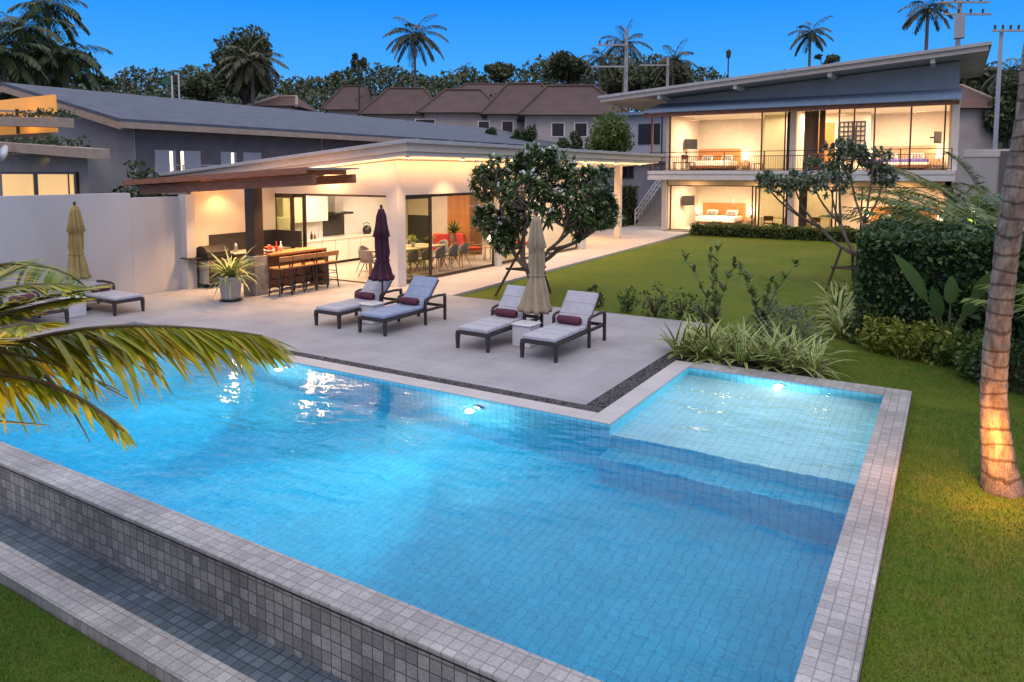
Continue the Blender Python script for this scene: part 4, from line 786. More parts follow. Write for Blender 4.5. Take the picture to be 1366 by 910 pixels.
# rooms' lights
for x0, x1, z, e in ((HL, X(1003), 2.55, 190), (X(1012), HM, 2.55, 22), (HM, X(1112), 2.55, 24), (X(1115), HR, 2.55, 190), (HL, X(1013), 6.3, 210), (X(1015), HM, 6.3, 45), (HM, X(1115), 6.3, 90), (X(1120), HR, 6.3, 230)):
    light('room_lamp', 'AREA', ((x0+x1)/2, 41.3, z), e*1.6, WARMW, min(2.4, abs(x1-x0)*.7), ((x0+x1)/2, 41.3, 0))
for x in (-12, -8.5, -5, -2): light('eave_lamp', 'AREA', (x, 38.2, 2.78), 26, WARM, .5, (x, 38.2, 0))
for x in (-12.5, -9, -5, -1.5): light('eave_lamp', 'AREA', (x, 38, 6.1), 16, WARM, .5, (x, 38, 0))
def bed(loc, label, w=2.3, headw=2.6, headmat='wood_orange', pil='linen', throw=None, z0=0.):
    t = thing('bed', loc, label, 'bed'); x, y, z = loc
    m = MB(); m.box(x-headw/2, HB-.08, z+.25, x+headw/2, HB-.01, z+1.32); m.build('headboard', headmat, t, bevel=.01)
    m = MB(); m.box(x-w/2+.1, y-2.05, z+.14, x+w/2-.1, y-.1, z+.27); m.build('base', 'wood_dark', t)
    for sx in (-1, 1):
        for yy in (y-1.8, y-.3): m = MB(); m.box(x+sx*w*.38-.05, yy-.05, z+.003, x+sx*w*.38+.05, yy+.05, z+.139); m.build('leg', 'wood_dark', t)
    m = MB(); m.box(x-w/2, y-2.15, z+.272, x+w/2, y-.09, z+.58); m.build('mattress', 'linen', t, bevel=.07, seg=3)
    for k in range(2):
        px = x+(k-.5)*w*.52; rot = Matrix.Rotation(R(38), 4, 'X'); m = MB(); m.cbox((px, y-.38, z+.76), (.68, .42, .16), rot); m.build('pillow', pil, t, bevel=.06, seg=3)
        m = MB(); m.cbox((px, y-.55, z+.70), (.5, .30, .1), rot); m.build('cushion', 'grey_fabric', t, bevel=.04)
    if throw: m = MB(); m.box(x-w/2-.01, y-2.16, z+.4, x+w/2+.01, y-1.3, z+.592); m.build('throw', throw, t, bevel=.05)
xb = X(966, 276, HB)
bed((xb, HB, 0.003), 'white double bed with orange headboard in the ground floor left room'); bed((X(960, 190, HB), HB, 3.303), 'bed with orange headboard in the upper left room behind the balcony')
bed((X(1205, 285, HB), HB, 0.003), 'bed with orange headboard in the ground floor right room above the clipped hedge', 2.4, 3.2); bed((X(1207, 190, HB), HB, 3.303), 'bed with pinkish headboard and dark purple throw in the upper right room', 2.4, 3.0, 'wood_light', 'linen', 'purple_fabric')
def tvset(x, y, z, label, w=1.0):
    t = thing('television', (x, y, z), label, 'television'); q = Matrix.Rotation(R(62), 4, 'Z')
    m = MB(); m.cbox((x+.34, y, z), (w, .05, .58), q); m.build('screen', 'black', t, bevel=.008); m = MB(); m.bar((x+.005, y, z), (x+.32, y, z), .08); m.build('bracket', 'dark_metal', t)
tvset(HL+.19, 41.5, 1.55, 'black television on a wall arm in the ground floor left room'); tvset(HL+.19, 41.8, 4.85, 'black television on a wall arm in the upper left room'); tvset(X(1263, 170, 41)-.7, 41.2, 4.9, 'dark television at the right end of the upper right room', .6)
def nlamp(x, y, z, label):
    t = thing('bedside_table', (x, y, z), 'bedside table under the '+label, 'bedside table'); m = MB(); m.box(x-.22, y-.4, z+.28, x+.22, y-.02, z+.5); m.build('body', 'wood_light', t, bevel=.005)
    for s in (-1, 1): m = MB(); m.box(x+s*.18-.02, y-.3, z+.004, x+s*.18+.02, y-.26, z+.279); m.build('leg', 'wood_dark', t)
    t = thing('bedside_lamp', (x, y-.2, z+.5), label, 'lamp'); m = MB(); m.lathe([(.06, z+.502), (.02, z+.55), (.02, z+.66)], 10, (x, y-.2, 0)); m.build('base', 'dark_metal', t); m = MB(); m.lathe([(.13, z+.66), (.10, z+.9)], 16, (x, y-.2, 0)); m.build('lamp_shade', 'lamp_shade', t, smooth=True)
    light('bedside_bulb', 'POINT', (x, y-.35, z+1.02), 20, WARM, .07)
for bx, z, wh in ((xb, 0.0, 'ground floor left'), (X(960, 190, HB), 3.3, 'upper left'), (X(1205, 285, HB), 0., 'ground floor right'), (X(1207, 190, HB), 3.3, 'upper right')):
    for s, n in ((-1, 'left'), (1, 'right')): nlamp(bx+s*(1.72 if z == 0 and wh.endswith('right') else 1.62), HB, z, 'glowing bedside lamp on the %s of the %s bed' % (n, wh))
def wchair(loc, rzv, label, mat='wood_dark'):
    t = thing('wooden_chair', (0, 0, 0), label, 'chair'); m = MB(); m.box(-.24, -.24, .42, .24, .24, .47); m.build('seat', mat, t, bevel=.01); m = MB(); m.box(-.24, .2, .60, .24, .235, .86); m.build('backrest', mat, t, bevel=.01)
    for sx in (-1, 1):
        m = MB(); m.bar((sx*.21, -.21, 0.004), (sx*.21, -.21, .42), .035); m.build('leg', mat, t); m = MB(); m.bar((sx*.21, .22, 0.004), (sx*.21, .22, .86), .035); m.build('leg', mat, t)
    t.location = loc; t.rotation_euler.z = rzv
def desk(loc, label, w=1.2):
    t = thing('desk', loc, label, 'desk'); x, y, z = loc; m = MB(); m.box(x-w/2, y-.3, z+.70, x+w/2, y+.3, z+.74); m.build('top', 'wood_light', t)
    for sx in (-1, 1):
        for sy in (-1, 1): m = MB(); m.box(x+sx*(w/2-.04)-.025, y+sy*.26-.025, z+.004, x+sx*(w/2-.04)+.025, y+sy*.26+.025, z+.699); m.build('leg', 'wood_light', t)
for px, z, n in ((1030, 0, 'left of the middle column, ground floor'), (1092, 0, 'right of the middle column, ground floor')):
    x = X(px, 295, 41); desk((x, 41.2, z+.003), 'wooden desk '+n); wchair((x-.1, 40.5, z+.003), PI+R(15), 'wooden chair at the desk '+n)
x = X(1010, 212, 38.2)
wchair((X(905, 212, 38.2), 38.2, 3.283), R(-60), 'dark balcony chair at the far left end of the balcony'); wchair((X(918, 212, 38.2), 38.3, 3.283), R(70), 'second dark balcony chair from the left end'); wchair((X(1080, 212, 38.2), 38.2, 3.283), R(-50), 'dark balcony chair right of the middle column'); wchair((X(1100, 212, 38.2), 38.3, 3.283), R(60), 'dark balcony chair above the small frangipani')
m = MB(); m.box(X(1012, 215, 38.3)-.25, 38.15, 3.62, X(1012, 215, 38.3)+.25, 38.55, 3.66); tb = thing('balcony_table', (X(1012, 215, 38.3), 38.35, 3.28), 'small dark table on the balcony left of the middle column', 'table'); m.build('top', 'wood_dark', tb)
for sx in (-.2, .2): mm = MB(); mm.box(X(1012, 215, 38.3)+sx-.02, 38.3, 3.283, X(1012, 215, 38.3)+sx+.02, 38.34, 3.619); mm.build('leg', 'wood_dark', tb)
# ---- stair beside the house, annex, low walls
sr = thing('outdoor_staircase', (-15.2, 41, 0), 'grey outdoor stair with white railing climbing left of the house', 'staircase')
m = MB(); ns = 13
for k in range(ns): m.box(-16.3, 41.2+k*.32, -.1, -13.95, 41.2+(k+1)*.32+.001, (k+1)*.165)
m.build('steps', 'concrete', sr)
m = MB(); ya, yb, za, zb = 41.0, 45.4, .0, 2.15
for o in (.92, .62, .3): m.bar((-16.3, ya, za+o), (-16.3, yb, zb+o), .05)
for k in range(9): t = k/8; m.bar((-16.3, ya+(yb-ya)*t, za+(zb-za)*t), (-16.3, ya+(yb-ya)*t, za+(zb-za)*t+.93), .05)
m.build('railing', 'white_paint', sr)
m = MB(); m.box(-16.4, 45.36, -.2, -13.8, 50, 2.12); m.build('landing', 'concrete', sr)
downlight((-14.02, 40.2, .55), 'tiny bright step light at the foot of the outdoor stair', 14, 160, (-15.2, 40.6, 0))
an = thing('white_annex', (-19, 50, 0), 'plain white annex with one dark window above the outdoor stair', 'building')
m = MB(); m.box(-24, 48, -.2, -15.0, 54, 3.75); m.build('wall', 'wall_grey', an); m = MB(); m.box(-24.3, 47.7, 3.76, -14.7, 54.3, 3.95); m.build('roof', 'roof_shingle', an); p = onY(838, 228, 48); m = MB(); m.box(p.x-.45, 47.95, p.z-.55, p.x+.45, 47.998, p.z+.55); w_ = m.build('window', 'dark_wall', an)
m = MB(); m.box(p.x-.38, 47.94, p.z-.48, p.x-.02, 47.949, p.z+.48); m.box(p.x+.02, 47.94, p.z-.48, p.x+.38, 47.949, p.z+.48); m.build('pane', 'black', w_)
# ================================================================== NEIGHBOURS ON THE LEFT
nb = thing('neighbour_house', (-32, 34, 0), 'long dark two-storey house with a wide grey shingle roof behind the pavilion', 'house')
NX, NR, NZ = -28.0, -36.3, 5.25
m = MB(); m.box(-44, 16.9, -.2, NX, 56, 5.0); m.poly([(NX, 16.9, 5.0), (NX, 16.9, 5.2), (NR, 16.9, 7.05), (-44, 16.9, 5.2), (-44, 16.9, 5.0)]); m.build('wall', 'wall_grey', nb)
m = MB(); m.box(NX, 16.95, -.1, NX+.03, 26.9, 5.02); m.box(NX, 27.0, 3.0, NX+.02, 56, 5.01); m.build('dark_cladding', 'dark_wall', nb)
def sl(m, xa, za, xb, zb, y0, y1, t): m.hexa([(xa, y0, za-t), (xb, y0, zb-t), (xb, y1, zb-t), (xa, y1, za-t), (xa, y0, za), (xb, y0, zb), (xb, y1, zb), (xa, y1, za)][::1])
m = MB(); sl(m, NR, 7.2, -27.2, NZ, 15.9, 57, .12); sl(m, -45, NZ, NR-.002, 7.2, 15.9, 57, .12); nr = m.build('roof', 'roof_shingle', nb)
m = MB(); m.box(-27.24, 15.9, NZ-.36, -27.18, 57, NZ-.122); sl(m, NR, 7.07, -27.24, NZ-.122, 15.92, 16.0, .30); sl(m, -45, NZ-.122, NR-.002, 7.07, 15.92, 16.0, .3); m.build('fascia', 'trim_tan', nr)
for i, (pa, pb, za, zb, lit) in enumerate(((205, 233, 0, 0, 1), (239, 266, 0, 0, 1), (293, 314, 0, 0, 1), (323, 347, 0, 0, 0))):
    A = onX(pa, 197, NX); B = onX(pb, 197, NX); m = MB(); m.box(NX+.03, A.y, 3.1, NX+.06, B.y, 4.12); f = m.build('window', 'wall_grey', nb)
    if lit: e = (B.y-.28) if i != 1 else A.y+.02; m = MB(); m.box(NX+.061, e, 3.15, NX+.066, e+.13, 4.08); s_ = m.build('lit_gap', 'strip_lit', f)
m = MB()
for z in (3.0, 3.25, 3.5): m.bar((NX+.9, 17.2, z), (NX+.9, 27, z), .04)
for k in range(9): m.bar((NX+.9, 17.2+k*1.2, 2.4), (NX+.9, 17.2+k*1.2, 3.52), .05)
m.build('railing', 'wall_grey', nb)
m = MB(); m.box(NX, 17, 2.3, NX+1, 27, 2.42); m.build('balcony', 'trim_tan', nb)
vl = thing('terraced_villa', (-26, 13, 0), 'villa with stacked planted awnings and amber lit window behind the garden wall', 'villa')
m = MB(); m.box(-36, 12.2, -.2, -22.7, 12.9, 3.8); m.box(-36, 13.4, 3.8, onY(66, 150, 13.4).x, 13.6, 5.2); m.build('wall', 'wall_tan', vl)
P1 = onY(5, 230, 12.2); P2 = onY(105, 230, 12.2); m = MB(); m.box(P1.x, 12.12, 2.0, P2.x, 12.198, P1.z+.02); wv = m.build('window', 'bronze', vl)
xs = [onY(q, 240, 12.2).x for q in (7, 48, 55, 94, 97, 102)]
m = MB()
for k in (0, 2, 4): m.box(xs[k], 12.10, 2.0, xs[k+1], 12.119, P1.z-.06)
m.build('lit_pane', 'window_lit', wv)
def aw_(y0, pxa, pya, pxb, pyb, th, dep, name):
    A = onY(pxa, pya, y0); B = onY(pxb, pyb, y0); m = MB(); ex = -36; s = (B.z-A.z)/(B.x-A.x); za = A.z+(ex-A.x)*s
    m.hexa([(ex, y0, za), (B.x, y0, B.z), (B.x, y0+dep, B.z), (ex, y0+dep, za), (ex, y0, za+th), (B.x, y0, B.z+th), (B.x, y0+dep, B.z+th), (ex, y0+dep, za+th)]); m.build(name, 'trim_tan', vl, bevel=.01); return A, B
A1 = aw_(11.6, 12, 203, 122, 212, .30, .55, 'awning'); A2 = aw_(12.5, 0, 168, 78, 170, .32, .5, 'awning'); A3 = aw_(13.3, 0, 149, 66, 152, .08, .3, 'awning')
m = MB(); m.box(-36, 13.32, 4.6, onY(74, 140, 13.35).x, 13.39, onY(66, 127, 13.35).z); m.build('soffit_glow_band', 'soffit_glow', vl)  # glowing band stands in for lamp light on the upper roof's soffit
m = MB(); m.box(onY(22, 140, 13.3).x, 13.24, 4.6, onY(24, 140, 13.3).x, 13.31, 5.5); m.build('upper_post', 'bronze', vl)
for (a, bb, y, z0, n, hh, lab) in ((0, 98, 12.1, A1[1].z+.3, 900, .28, 'leafy planter on the lower awning of the villa'), (0, 90, 12.9, A2[1].z+.32, 600, .22, 'leafy planter on the upper awning of the villa')):
    xa = onY(a, 180, y).x-3; xb_ = onY(bb, 180, y).x; pts = np.stack([RNG.uniform(xa, xb_, n), RNG.uniform(y-.2, y+.5, n), z0+RNG.random(n)**1.4*hh*1.7], 1); o = LF().cloud(pts, .16, .5).build('planter_foliage', 'leaf_dark', None, loc=(xb_, y, z0)); tag(o, lab, 'plants')
downlight((onY(58, 205, 11.95).x, 11.9, A1[0].z-.02), 'amber downlight under the lower awning of the villa', 110, 100, (onY(52, 215, 12.2).x, 12.2, 2.6), (1., .75, .25)); light('villa_lamp', 'POINT', (onY(30, 150, 13).x, 13.0, 5.0), 18, (1, .55, .12), .1)
tl = thing('dish_antenna', onY(8, 207, 11.4), 'small pale satellite dish left of the amber window', 'dish'); q = tl.location; m = MB(); m.lathe([(.02, 0), (.18, .03), (.3, .1), (.31, .11)], 18); m.v = [q+Matrix.Rotation(R(70), 3, 'X')@v for v in m.v]; m.build('reflector', 'ceramic', tl, smooth=True); m = MB(); m.bar(q, q+Vector((0, .5, -.1)), .05); m.build('arm', 'steel', tl)
# ================================================================== VILLAGE BEHIND
def hip_house(dist, pxl, pxr, ey, ry, label, roof='roof_brown', wins=(), depth=9., split=.28):
    A = far(pxl, ey, dist); B = far(pxr, ey, dist); u = (B-A); u.z = 0; w_ = u.length; u.normalize(); n = Vector((-u.y, u.x, 0)); ez = (A.z+B.z)/2; rzv = far((pxl+pxr)/2, ry, dist+depth*.5).z
    A.z = B.z = 0; t = thing('village_house', ((A+B)/2).to_tuple()[:2]+(ez-3.,), label, 'house'); Z = Vector((0, 0, 1)); g = min(ground_z(*( (A+B)/2+n*4).to_tuple()[:2]), ez-3)-1
    ov = .7; a = A+u*ov+n*ov; bq = B-u*ov+n*ov; c = bq+n*(depth-2*ov); d = a+n*(depth-2*ov); m = MB(); m.hexa([a+Z*g, bq+Z*g, c+Z*g, d+Z*g, a+Z*(ez-.02), bq+Z*(ez-.02), c+Z*(ez-.02), d+Z*(ez-.02)]); m.build('wall', 'village_wall', t)
    e0, e1, e2, e3 = A, B, B+n*depth, A+n*depth; rl_ = min(w_*split+.01, w_*.49); r0 = A+u*rl_+n*depth/2; r1 = B-u*rl_+n*depth/2
    m = MB(); k = [q+Z*ez for q in (e0, e1, e2, e3)]+[r0+Z*rzv, r1+Z*rzv]; m.v = [Vector(q) for q in k]; m.f = [(0, 1, 5, 4), (1, 2, 5), (2, 3, 4, 5), (3, 0, 4), (3, 2, 1, 0)]; rr = m.build('roof', roof, t)
    m = MB(); m.tube([e0+Z*ez, r0+Z*(rzv+.05), r1+Z*(rzv+.05), e1+Z*ez], .16, 5); m.build('ridge_tiles', 'trim_tan' if roof == 'roof_rust' else roof, rr)
    for px in wins:
        p = far(px, ey+10, dist); f = (Vector((p.x, p.y, 0))-A).dot(u); q = A+u*f+n*(ov-.04)
        m = MB(); m.hexa([q-u*.6+Z*(ez-1.9), q+u*.6+Z*(ez-1.9), q+u*.6+n*.1+Z*(ez-1.9), q-u*.6+n*.1+Z*(ez-1.9), q-u*.6+Z*(ez-.6), q+u*.6+Z*(ez-.6), q+u*.6+n*.1+Z*(ez-.6), q-u*.6+n*.1+Z*(ez-.6)]); fr_ = m.build('window', 'white_paint', t)
        q2 = q-n*.02; m = MB(); m.hexa([q2-u*.5+Z*(ez-1.8), q2+u*.5+Z*(ez-1.8), q2+u*.5+n*.01+Z*(ez-1.8), q2-u*.5+n*.01+Z*(ez-1.8), q2-u*.5+Z*(ez-.7), q2+u*.5+Z*(ez-.7), q2+u*.5+n*.01+Z*(ez-.7), q2-u*.5+n*.01+Z*(ez-.7)]); m.build('pane', 'black', fr_)
hip_house(92, 428, 498, 146, 116, 'brown hip-roofed house at the left end of the village row'); hip_house(84, 478, 592, 152, 119, 'brown roofed house left of the tall coconut palm axis, white wall below', wins=(532,))
hip_house(100, 588, 700, 131, 113, 'pale ridged brown roof standing highest in the village row'); hip_house(74, 556, 672, 150, 121, 'brown roofed house with two white bays in the middle of the village', wins=(560, 572))
hip_house(70, 640, 760, 152, 113, 'brown roofed white house with dark window beside the balcony house', wins=(645, 677), split=.3); hip_house(62, 690, 842, 153, 116, 'widest brown roof with white walls and balcony behind the round green tree', wins=(776, 745))
hip_house(66, 330, 395, 141, 130, 'rust red roof peeping over the grey shingle roof', 'roof_rust'); hip_house(58, 1268, 1352, 144, 116, 'brown hip roof at the right of the house, beside the leaning palm trunk', 'roof_rust')
bh = thing('white_rear_house', far(866, 185, 58), 'small white and blue-grey house seen between village roofs and the big house', 'house'); a = far(832, 150, 58); c = far(905, 215, 58); m = MB(); m.box(a.x, a.y, 1, c.x+2, a.y+6, a.z-.3); m.build('wall', 'wall_grey', bh); m = MB(); m.box(a.x-.4, a.y-.5, a.z-.29, c.x+2.4, a.y+6.5, a.z-.05); m.build('roof', 'roof_blue', bh)
p = far(873, 178, 58); m = MB(); m.box(p.x-.9, a.y-.06, p.z-.9, p.x+.9, a.y-.005, p.z+.7); m.build('window', 'black', bh)
bw = thing('retaining_wall', (2, 46, 0), 'pale wall with parapet right of the house', 'wall'); m = MB(); m.box(.4, 45.5, -.2, 9, 46, 4.0); m.build('render', 'wall_render', bw); m = MB(); m.box(.4, 45.45, 4.002, 9, 46.05, 4.4); m.build('parapet', 'white_render', bw, bevel=.02)
m = MB(); m.box(2.05, 45.4, .2, 2.75, 45.46, 4.3); m.build('dark_gate', 'dark_wall', bw)
sh = thing('garden_shed', (.9, 20.6, 0), 'low grey shed with pale roof behind the clipped hedge', 'shed'); A = onY(1278, 345, 20); m = MB(); m.box(.35, 20.1, -.1, 2.6, 22, 1.35); m.build('wall', 'wall_grey', sh); m = MB(); m.hexa([(.1, 19.8, 1.36), (2.8, 19.8, 1.36), (2.8, 22.2, 1.75), (.1, 22.2, 1.75), (.1, 19.8, 1.46), (2.8, 19.8, 1.46), (2.8, 22.2, 1.85), (.1, 22.2, 1.85)]); m.build('roof', 'white_paint', sh)
# ---- utility poles, flags, mast
def pole(px, top, dist, arms, label, w=.16, boxes=(), mat='concrete'):
    P = far(px, top, dist); g = min(ground_z(P.x, P.y), P.z-6)-.5; t = thing('utility_pole', (P.x, P.y, g+.5), label, 'utility pole'); m = MB(); m.hexa([(P.x-w, P.y-w, g), (P.x+w, P.y-w, g), (P.x+w, P.y+w, g), (P.x-w, P.y+w, g), (P.x-w*.7, P.y-w*.7, P.z), (P.x+w*.7, P.y-w*.7, P.z), (P.x+w*.7, P.y+w*.7, P.z), (P.x-w*.7, P.y+w*.7, P.z)]); m.build('pole', mat, t)
    for xa, xb, y in arms:
        A = far(xa, y, dist-.3); B = far(xb, y, dist-.3); m = MB(); m.bar(A, B, .14, .14); ar = m.build('crossarm', mat, t); k = 4
        for i in range(k): q = A.lerp(B, (i+.3)/k); m = MB(); m.lathe([(.03, .07), (.09, .12), (.05, .2), (.10, .28), (.04, .42)], 8, q); m.build('insulator', 'bark_dark', ar)
    for px0, py0, px1, py1 in boxes: A = far(px0, py1, dist-.6); B = far(px1, py0, dist-.6); m = MB(); m.box(A.x, A.y-.3, A.z, B.x, A.y+.3, B.z); m.build('transformer', 'wall_grey', t)
pole(836, 38, 64, ((797, 838, 60), (788, 838, 89)), 'tall concrete utility pole with two long crossarms over the village roofs'); pole(891, 76, 74, ((853, 893, 87),), 'shorter concrete utility pole just left of the rising roof', .15)
pole(1281, -6, 56, ((1252, 1320, 3), (1258, 1322, 19)), 'utility pole with stacked crossarms and box behind the high end of the roof', .22, ((1272, 22, 1288, 52),)); pole(1336, 40, 52, ((1324, 1366, 41),), 'slim grey utility pole beside the leaning palm trunk', .17, mat='wall_grey')
def flag(px, py, dist, mat, label):
    P = far(px, py, dist); t = thing('flagpole', (P.x, P.y, P.z-5), label, 'flag'); m = MB(); m.tube([P-Vector((0, 0, 5)), P], .07, 6); m.build('pole', 'plastic_white', t); m = MB(); u = Vector((math.cos(YAW), math.sin(YAW), 0)); n = 8
    for k in range(n+1):
        q = P-u*(1.0*k/n)+Vector((0, .12*math.sin(k*1.1), -.10*k/n*4+.3*0)); m.v += [q+Vector((0, 0, 0)), q-Vector((0, 0, .8*(1-k/n*.6)))]
    for k in range(n): m.f.append((2*k, 2*k+2, 2*k+3, 2*k+1))
    o = m.build('flag', mat, t); s = o.modifiers.new('cloth', 'SOLIDIFY'); s.thickness = .02
flag(229, 101, 62, 'green_flag', 'green flag on a white pole, left one of the pair over the shingle roof'); flag(238, 98, 64, 'bark_dark', 'dark flag on a white pole, right one of the pair over the shingle roof')
P = far(972, 66, 70); mt = thing('antenna_mast', (P.x, P.y, P.z-8), 'thin antenna mast standing clear in the sky above the rising roof', 'antenna'); m = MB(); m.tube([P-Vector((0, 0, 8)), P], .07, 6); m.build('mast', 'bark_dark', mt); m = MB(); m.lathe([(.05, -.9), (.22, -.7), (.26, -.2), (.08, 0)], 8, P); m.build('head', 'bark_dark', mt)
# ================================================================== PLANTING
def bez(a, b, c, n):
    a, b, c = Vector(a), Vector(b), Vector(c); return [a*(1-t)**2+b*2*t*(1-t)+c*t*t for t in [k/n for k in range(n+1)]]
def frangipani(base, fork_z, clusters, label, tips_per, leaves_per, leafL, trunk_r, leaf, bark, flowers, trunks=1, seed=1):
    random.seed(seed); base = Vector(base); t = thing('frangipani_tree', base, label, 'tree'); m = MB(); l = LF(); fl = LF(); tips = []
    fork = base+Vector((random.uniform(-.1, .1), random.uniform(-.1, .1), fork_z)); m.tube(bez(base, base+Vector((.12, 0, fork_z*.5)), fork, 5), [trunk_r*1.15, trunk_r, trunk_r*.95, trunk_r*.9, trunk_r*.88, trunk_r*.85], 10)
    order = sorted(range(len(clusters)), key=lambda i: clusters[i][0][0]); G = [order[i::1][k:k+3] for i, k in [(0, q) for q in range(0, len(order), 3)]]; node = {}
    for gi in G:
        mn = sum((Vector(clusters[i][0]) for i in gi), Vector((0, 0, 0)))/len(gi); nd = fork.lerp(mn, .42)+Vector((random.uniform(-.1, .1), random.uniform(-.15, .15), -.12)); m.tube(bez(fork, fork.lerp(nd, .5)+Vector(((nd-fork).x*.18, (nd-fork).y*.18, -.05)), nd, 5), [trunk_r*(.74-.03*k) for k in range(6)], 8)
        for i in gi: node[i] = nd
    for ci, (c, r) in enumerate(clusters):
        fork = node[ci]; c = Vector(c); r = Vector(r) if hasattr(r, '__len__') else Vector((r, r, r*.7)); low = c-Vector((0, 0, r.z*.7)); mid = (fork+low)/2+Vector(((low-fork).x*.22, (low-fork).y*.22, -.10)); pth = bez(fork, mid, low, 6)
        m.tube(pth, [trunk_r*.5*(1-.4*k/6) for k in range(7)], 8); r1 = trunk_r*.36; k2 = max(3, tips_per//6)
        subs = []
        for i in range(k2):
            d = Vector((random.gauss(0, 1), random.gauss(0, 1), random.gauss(.5, .7))).normalized(); q = low.lerp(c, .55)+Vector((d.x*r.x*.55, d.y*r.y*.55, d.z*r.z*.5)); m.tube(bez(low, low.lerp(q, .5)+Vector((d.x*.12, d.y*.12, -.05)), q, 3), [r1, r1*.9, r1*.8, r1*.7], 6); subs.append(q)
        for i in range(tips_per):
            d = Vector((random.gauss(0, 1), random.gauss(0, 1), random.gauss(.35, .85))).normalized(); rad = random.uniform(.72, 1.05); p = c+Vector((d.x*r.x, d.y*r.y, d.z*r.z))*rad; s0 = min(subs, key=lambda q: (q-p).length); m.tube(bez(s0, s0.lerp(p, .6)+Vector((0, 0, -.08)), p, 3), [r1*.55, r1*.5, r1*.45, r1*.42], 5); tips.append((p, (p-s0).normalized()+Vector((0, 0, .7))))
    for p, d in tips:
        d = d.normalized(); u = d.cross(Vector((0, 0, 1)) if abs(d.z) < .9 else Vector((1, 0, 0))).normalized(); w_ = d.cross(u)
        for k in range(leaves_per):
            a = k*2.4+random.random(); h = k/leaves_per; e = d*(.15+.9*h)+(u*math.cos(a)+w_*math.sin(a))*(1.15-.55*h); l.blade(p+d*(.05*h), e, leafL*random.uniform(.7, 1.1), leafL*.40, random.uniform(.25, .8), 3, .25)
        if random.random() < flowers:
            q = p+d*.20
            for j in range(random.randint(2, 4)):
                o = q+Vector((random.gauss(0, .05), random.gauss(0, .05), random.gauss(.03, .03))); e = Vector((random.gauss(0, .6), random.gauss(0, .6), 1)).normalized(); x_ = e.cross(Vector((1, .2, 0))).normalized(); y_ = e.cross(x_)
                for kk in range(5): a = kk*1.2566; fl.blade(o, (x_*math.cos(a)+y_*math.sin(a))+e*.35, .062, .046, .1, 2)
    m.build('trunk', bark, t, smooth=True); l.build('crown', leaf, t)
    if fl.n: fl.build('flowers', 'petal', t)
    return t
T1 = Vector((-9.35, 16.25, LZ))
def at1(px, py, dy=0.): return tuple(onY(px, py, 16.3+dy))
cl1 = [(at1(665, 235, -.2), (.62, .6, .45)), (at1(730, 225, .5), (.70, .7, .48)), (at1(785, 250, .2), (.60, .6, .48)), (at1(700, 262, -.7), (.65, .6, .45)), (at1(755, 285, -.5), (.55, .55, .45)), (at1(650, 295, -.3), (.36, .4, .36)), (at1(672, 318, -.4), (.28, .3, .34)), (at1(740, 245, 1.1), (.8, .6, .5)), (at1(805, 280, .6), (.35, .4, .4)), (at1(715, 215, .1), (.55, .5, .33)), (at1(690, 290, .4), (.45, .45, .4)), (at1(780, 300, .3), (.4, .4, .36)), (at1(650, 250, .5), (.4, .5, .4))]
frangipani(T1, .75, cl1, 'dense flowering frangipani between the lawn corner and the pavilion', 46, 12, .23, .085, 'leaf_frangipani', 'bark', .28, seed=4)
T2 = Vector((-2.15, 21.6, LZ))
def at2(px, py, dy=0.): return tuple(onY(px, py, 21.6+dy))
cl2 = [(at2(1085, 232), (.62, .6, .36)), (at2(1135, 218, .3), (.6, .6, .38)), (at2(1165, 208, -.2), (.42, .4, .32)), (at2(1040, 248, -.2), (.40, .5, .25)), (at2(1110, 245, -.6), (.5, .4, .3)), (at2(1178, 236, .2), (.30, .4, .25)), (at2(1120, 200, .2), (.35, .4, .25)), (at2(1022, 240, .3), (.22, .3, .18)), (at2(1062, 245, .7), (.4, .4, .3))]
frangipani(T2, 1.0, cl2, 'sparse grey frangipani with bare forking limbs left of the clipped hedge', 32, 10, .18, .07, 'leaf_bluegreen', 'bark', .0, seed=9)
def stakes(c, r, h, label):
    c = Vector(c); t = thing('tree_stakes', c, label, 'tree support'); P = []
    for a in (200, 330, 85): q = Vector((math.cos(R(a)), math.sin(R(a)), 0)); P.append((c+q*r, c+q*.22+Vector((0, 0, h)))); m = MB(); m.tube(P[-1], .035, 7); m.build('pole', 'stake', t)
    m = MB(); pts = [a.lerp(b, .55) for a, b in P]
    for i in range(3): d = (pts[(i+1) % 3]-pts[i])*.12; m.tube((pts[i]-d, pts[(i+1) % 3]+d), .03, 6)
    m.build('crosspiece', 'stake', t)
stakes((T1.x, T1.y, LZ), .95, 1.35, 'dark wooden tripod propping the dense frangipani'); stakes((T2.x-.15, T2.y-.2, LZ), .6, 1.25, 'dark wooden tripod propping the sparse frangipani')
def hedge(name, lo, hi, n, size, leaf, label, cat='hedge', lump=.10, depth=.16, core='bark_dark'):
    lo = Vector(lo); hi = Vector(hi); c = ((lo.x+hi.x)/2, (lo.y+hi.y)/2, lo.z); t = thing(name, c, label, cat); p, q = box_pts(n, lo, hi, depth, lump); LF().cloud(p, size, .55, .3, q*.5).build('foliage', leaf, t)
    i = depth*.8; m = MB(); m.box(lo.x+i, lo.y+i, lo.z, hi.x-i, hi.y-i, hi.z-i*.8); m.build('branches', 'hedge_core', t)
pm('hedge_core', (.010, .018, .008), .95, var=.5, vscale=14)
hedge('clipped_hedge', (-1.5, 14.95, LZ), (1.2, 19.2, 2.02), 26000, .105, 'leaf_hedge', 'tall clipped dark green hedge block at the right edge of the lawn', lump=.07)
hedge('low_hedge', (-11.6, 36.9, LZ), (-.3, 37.9, .50), 9000, .13, 'leaf_lowhedge', 'long low hedge along the foot of the two-storey house', lump=.1)
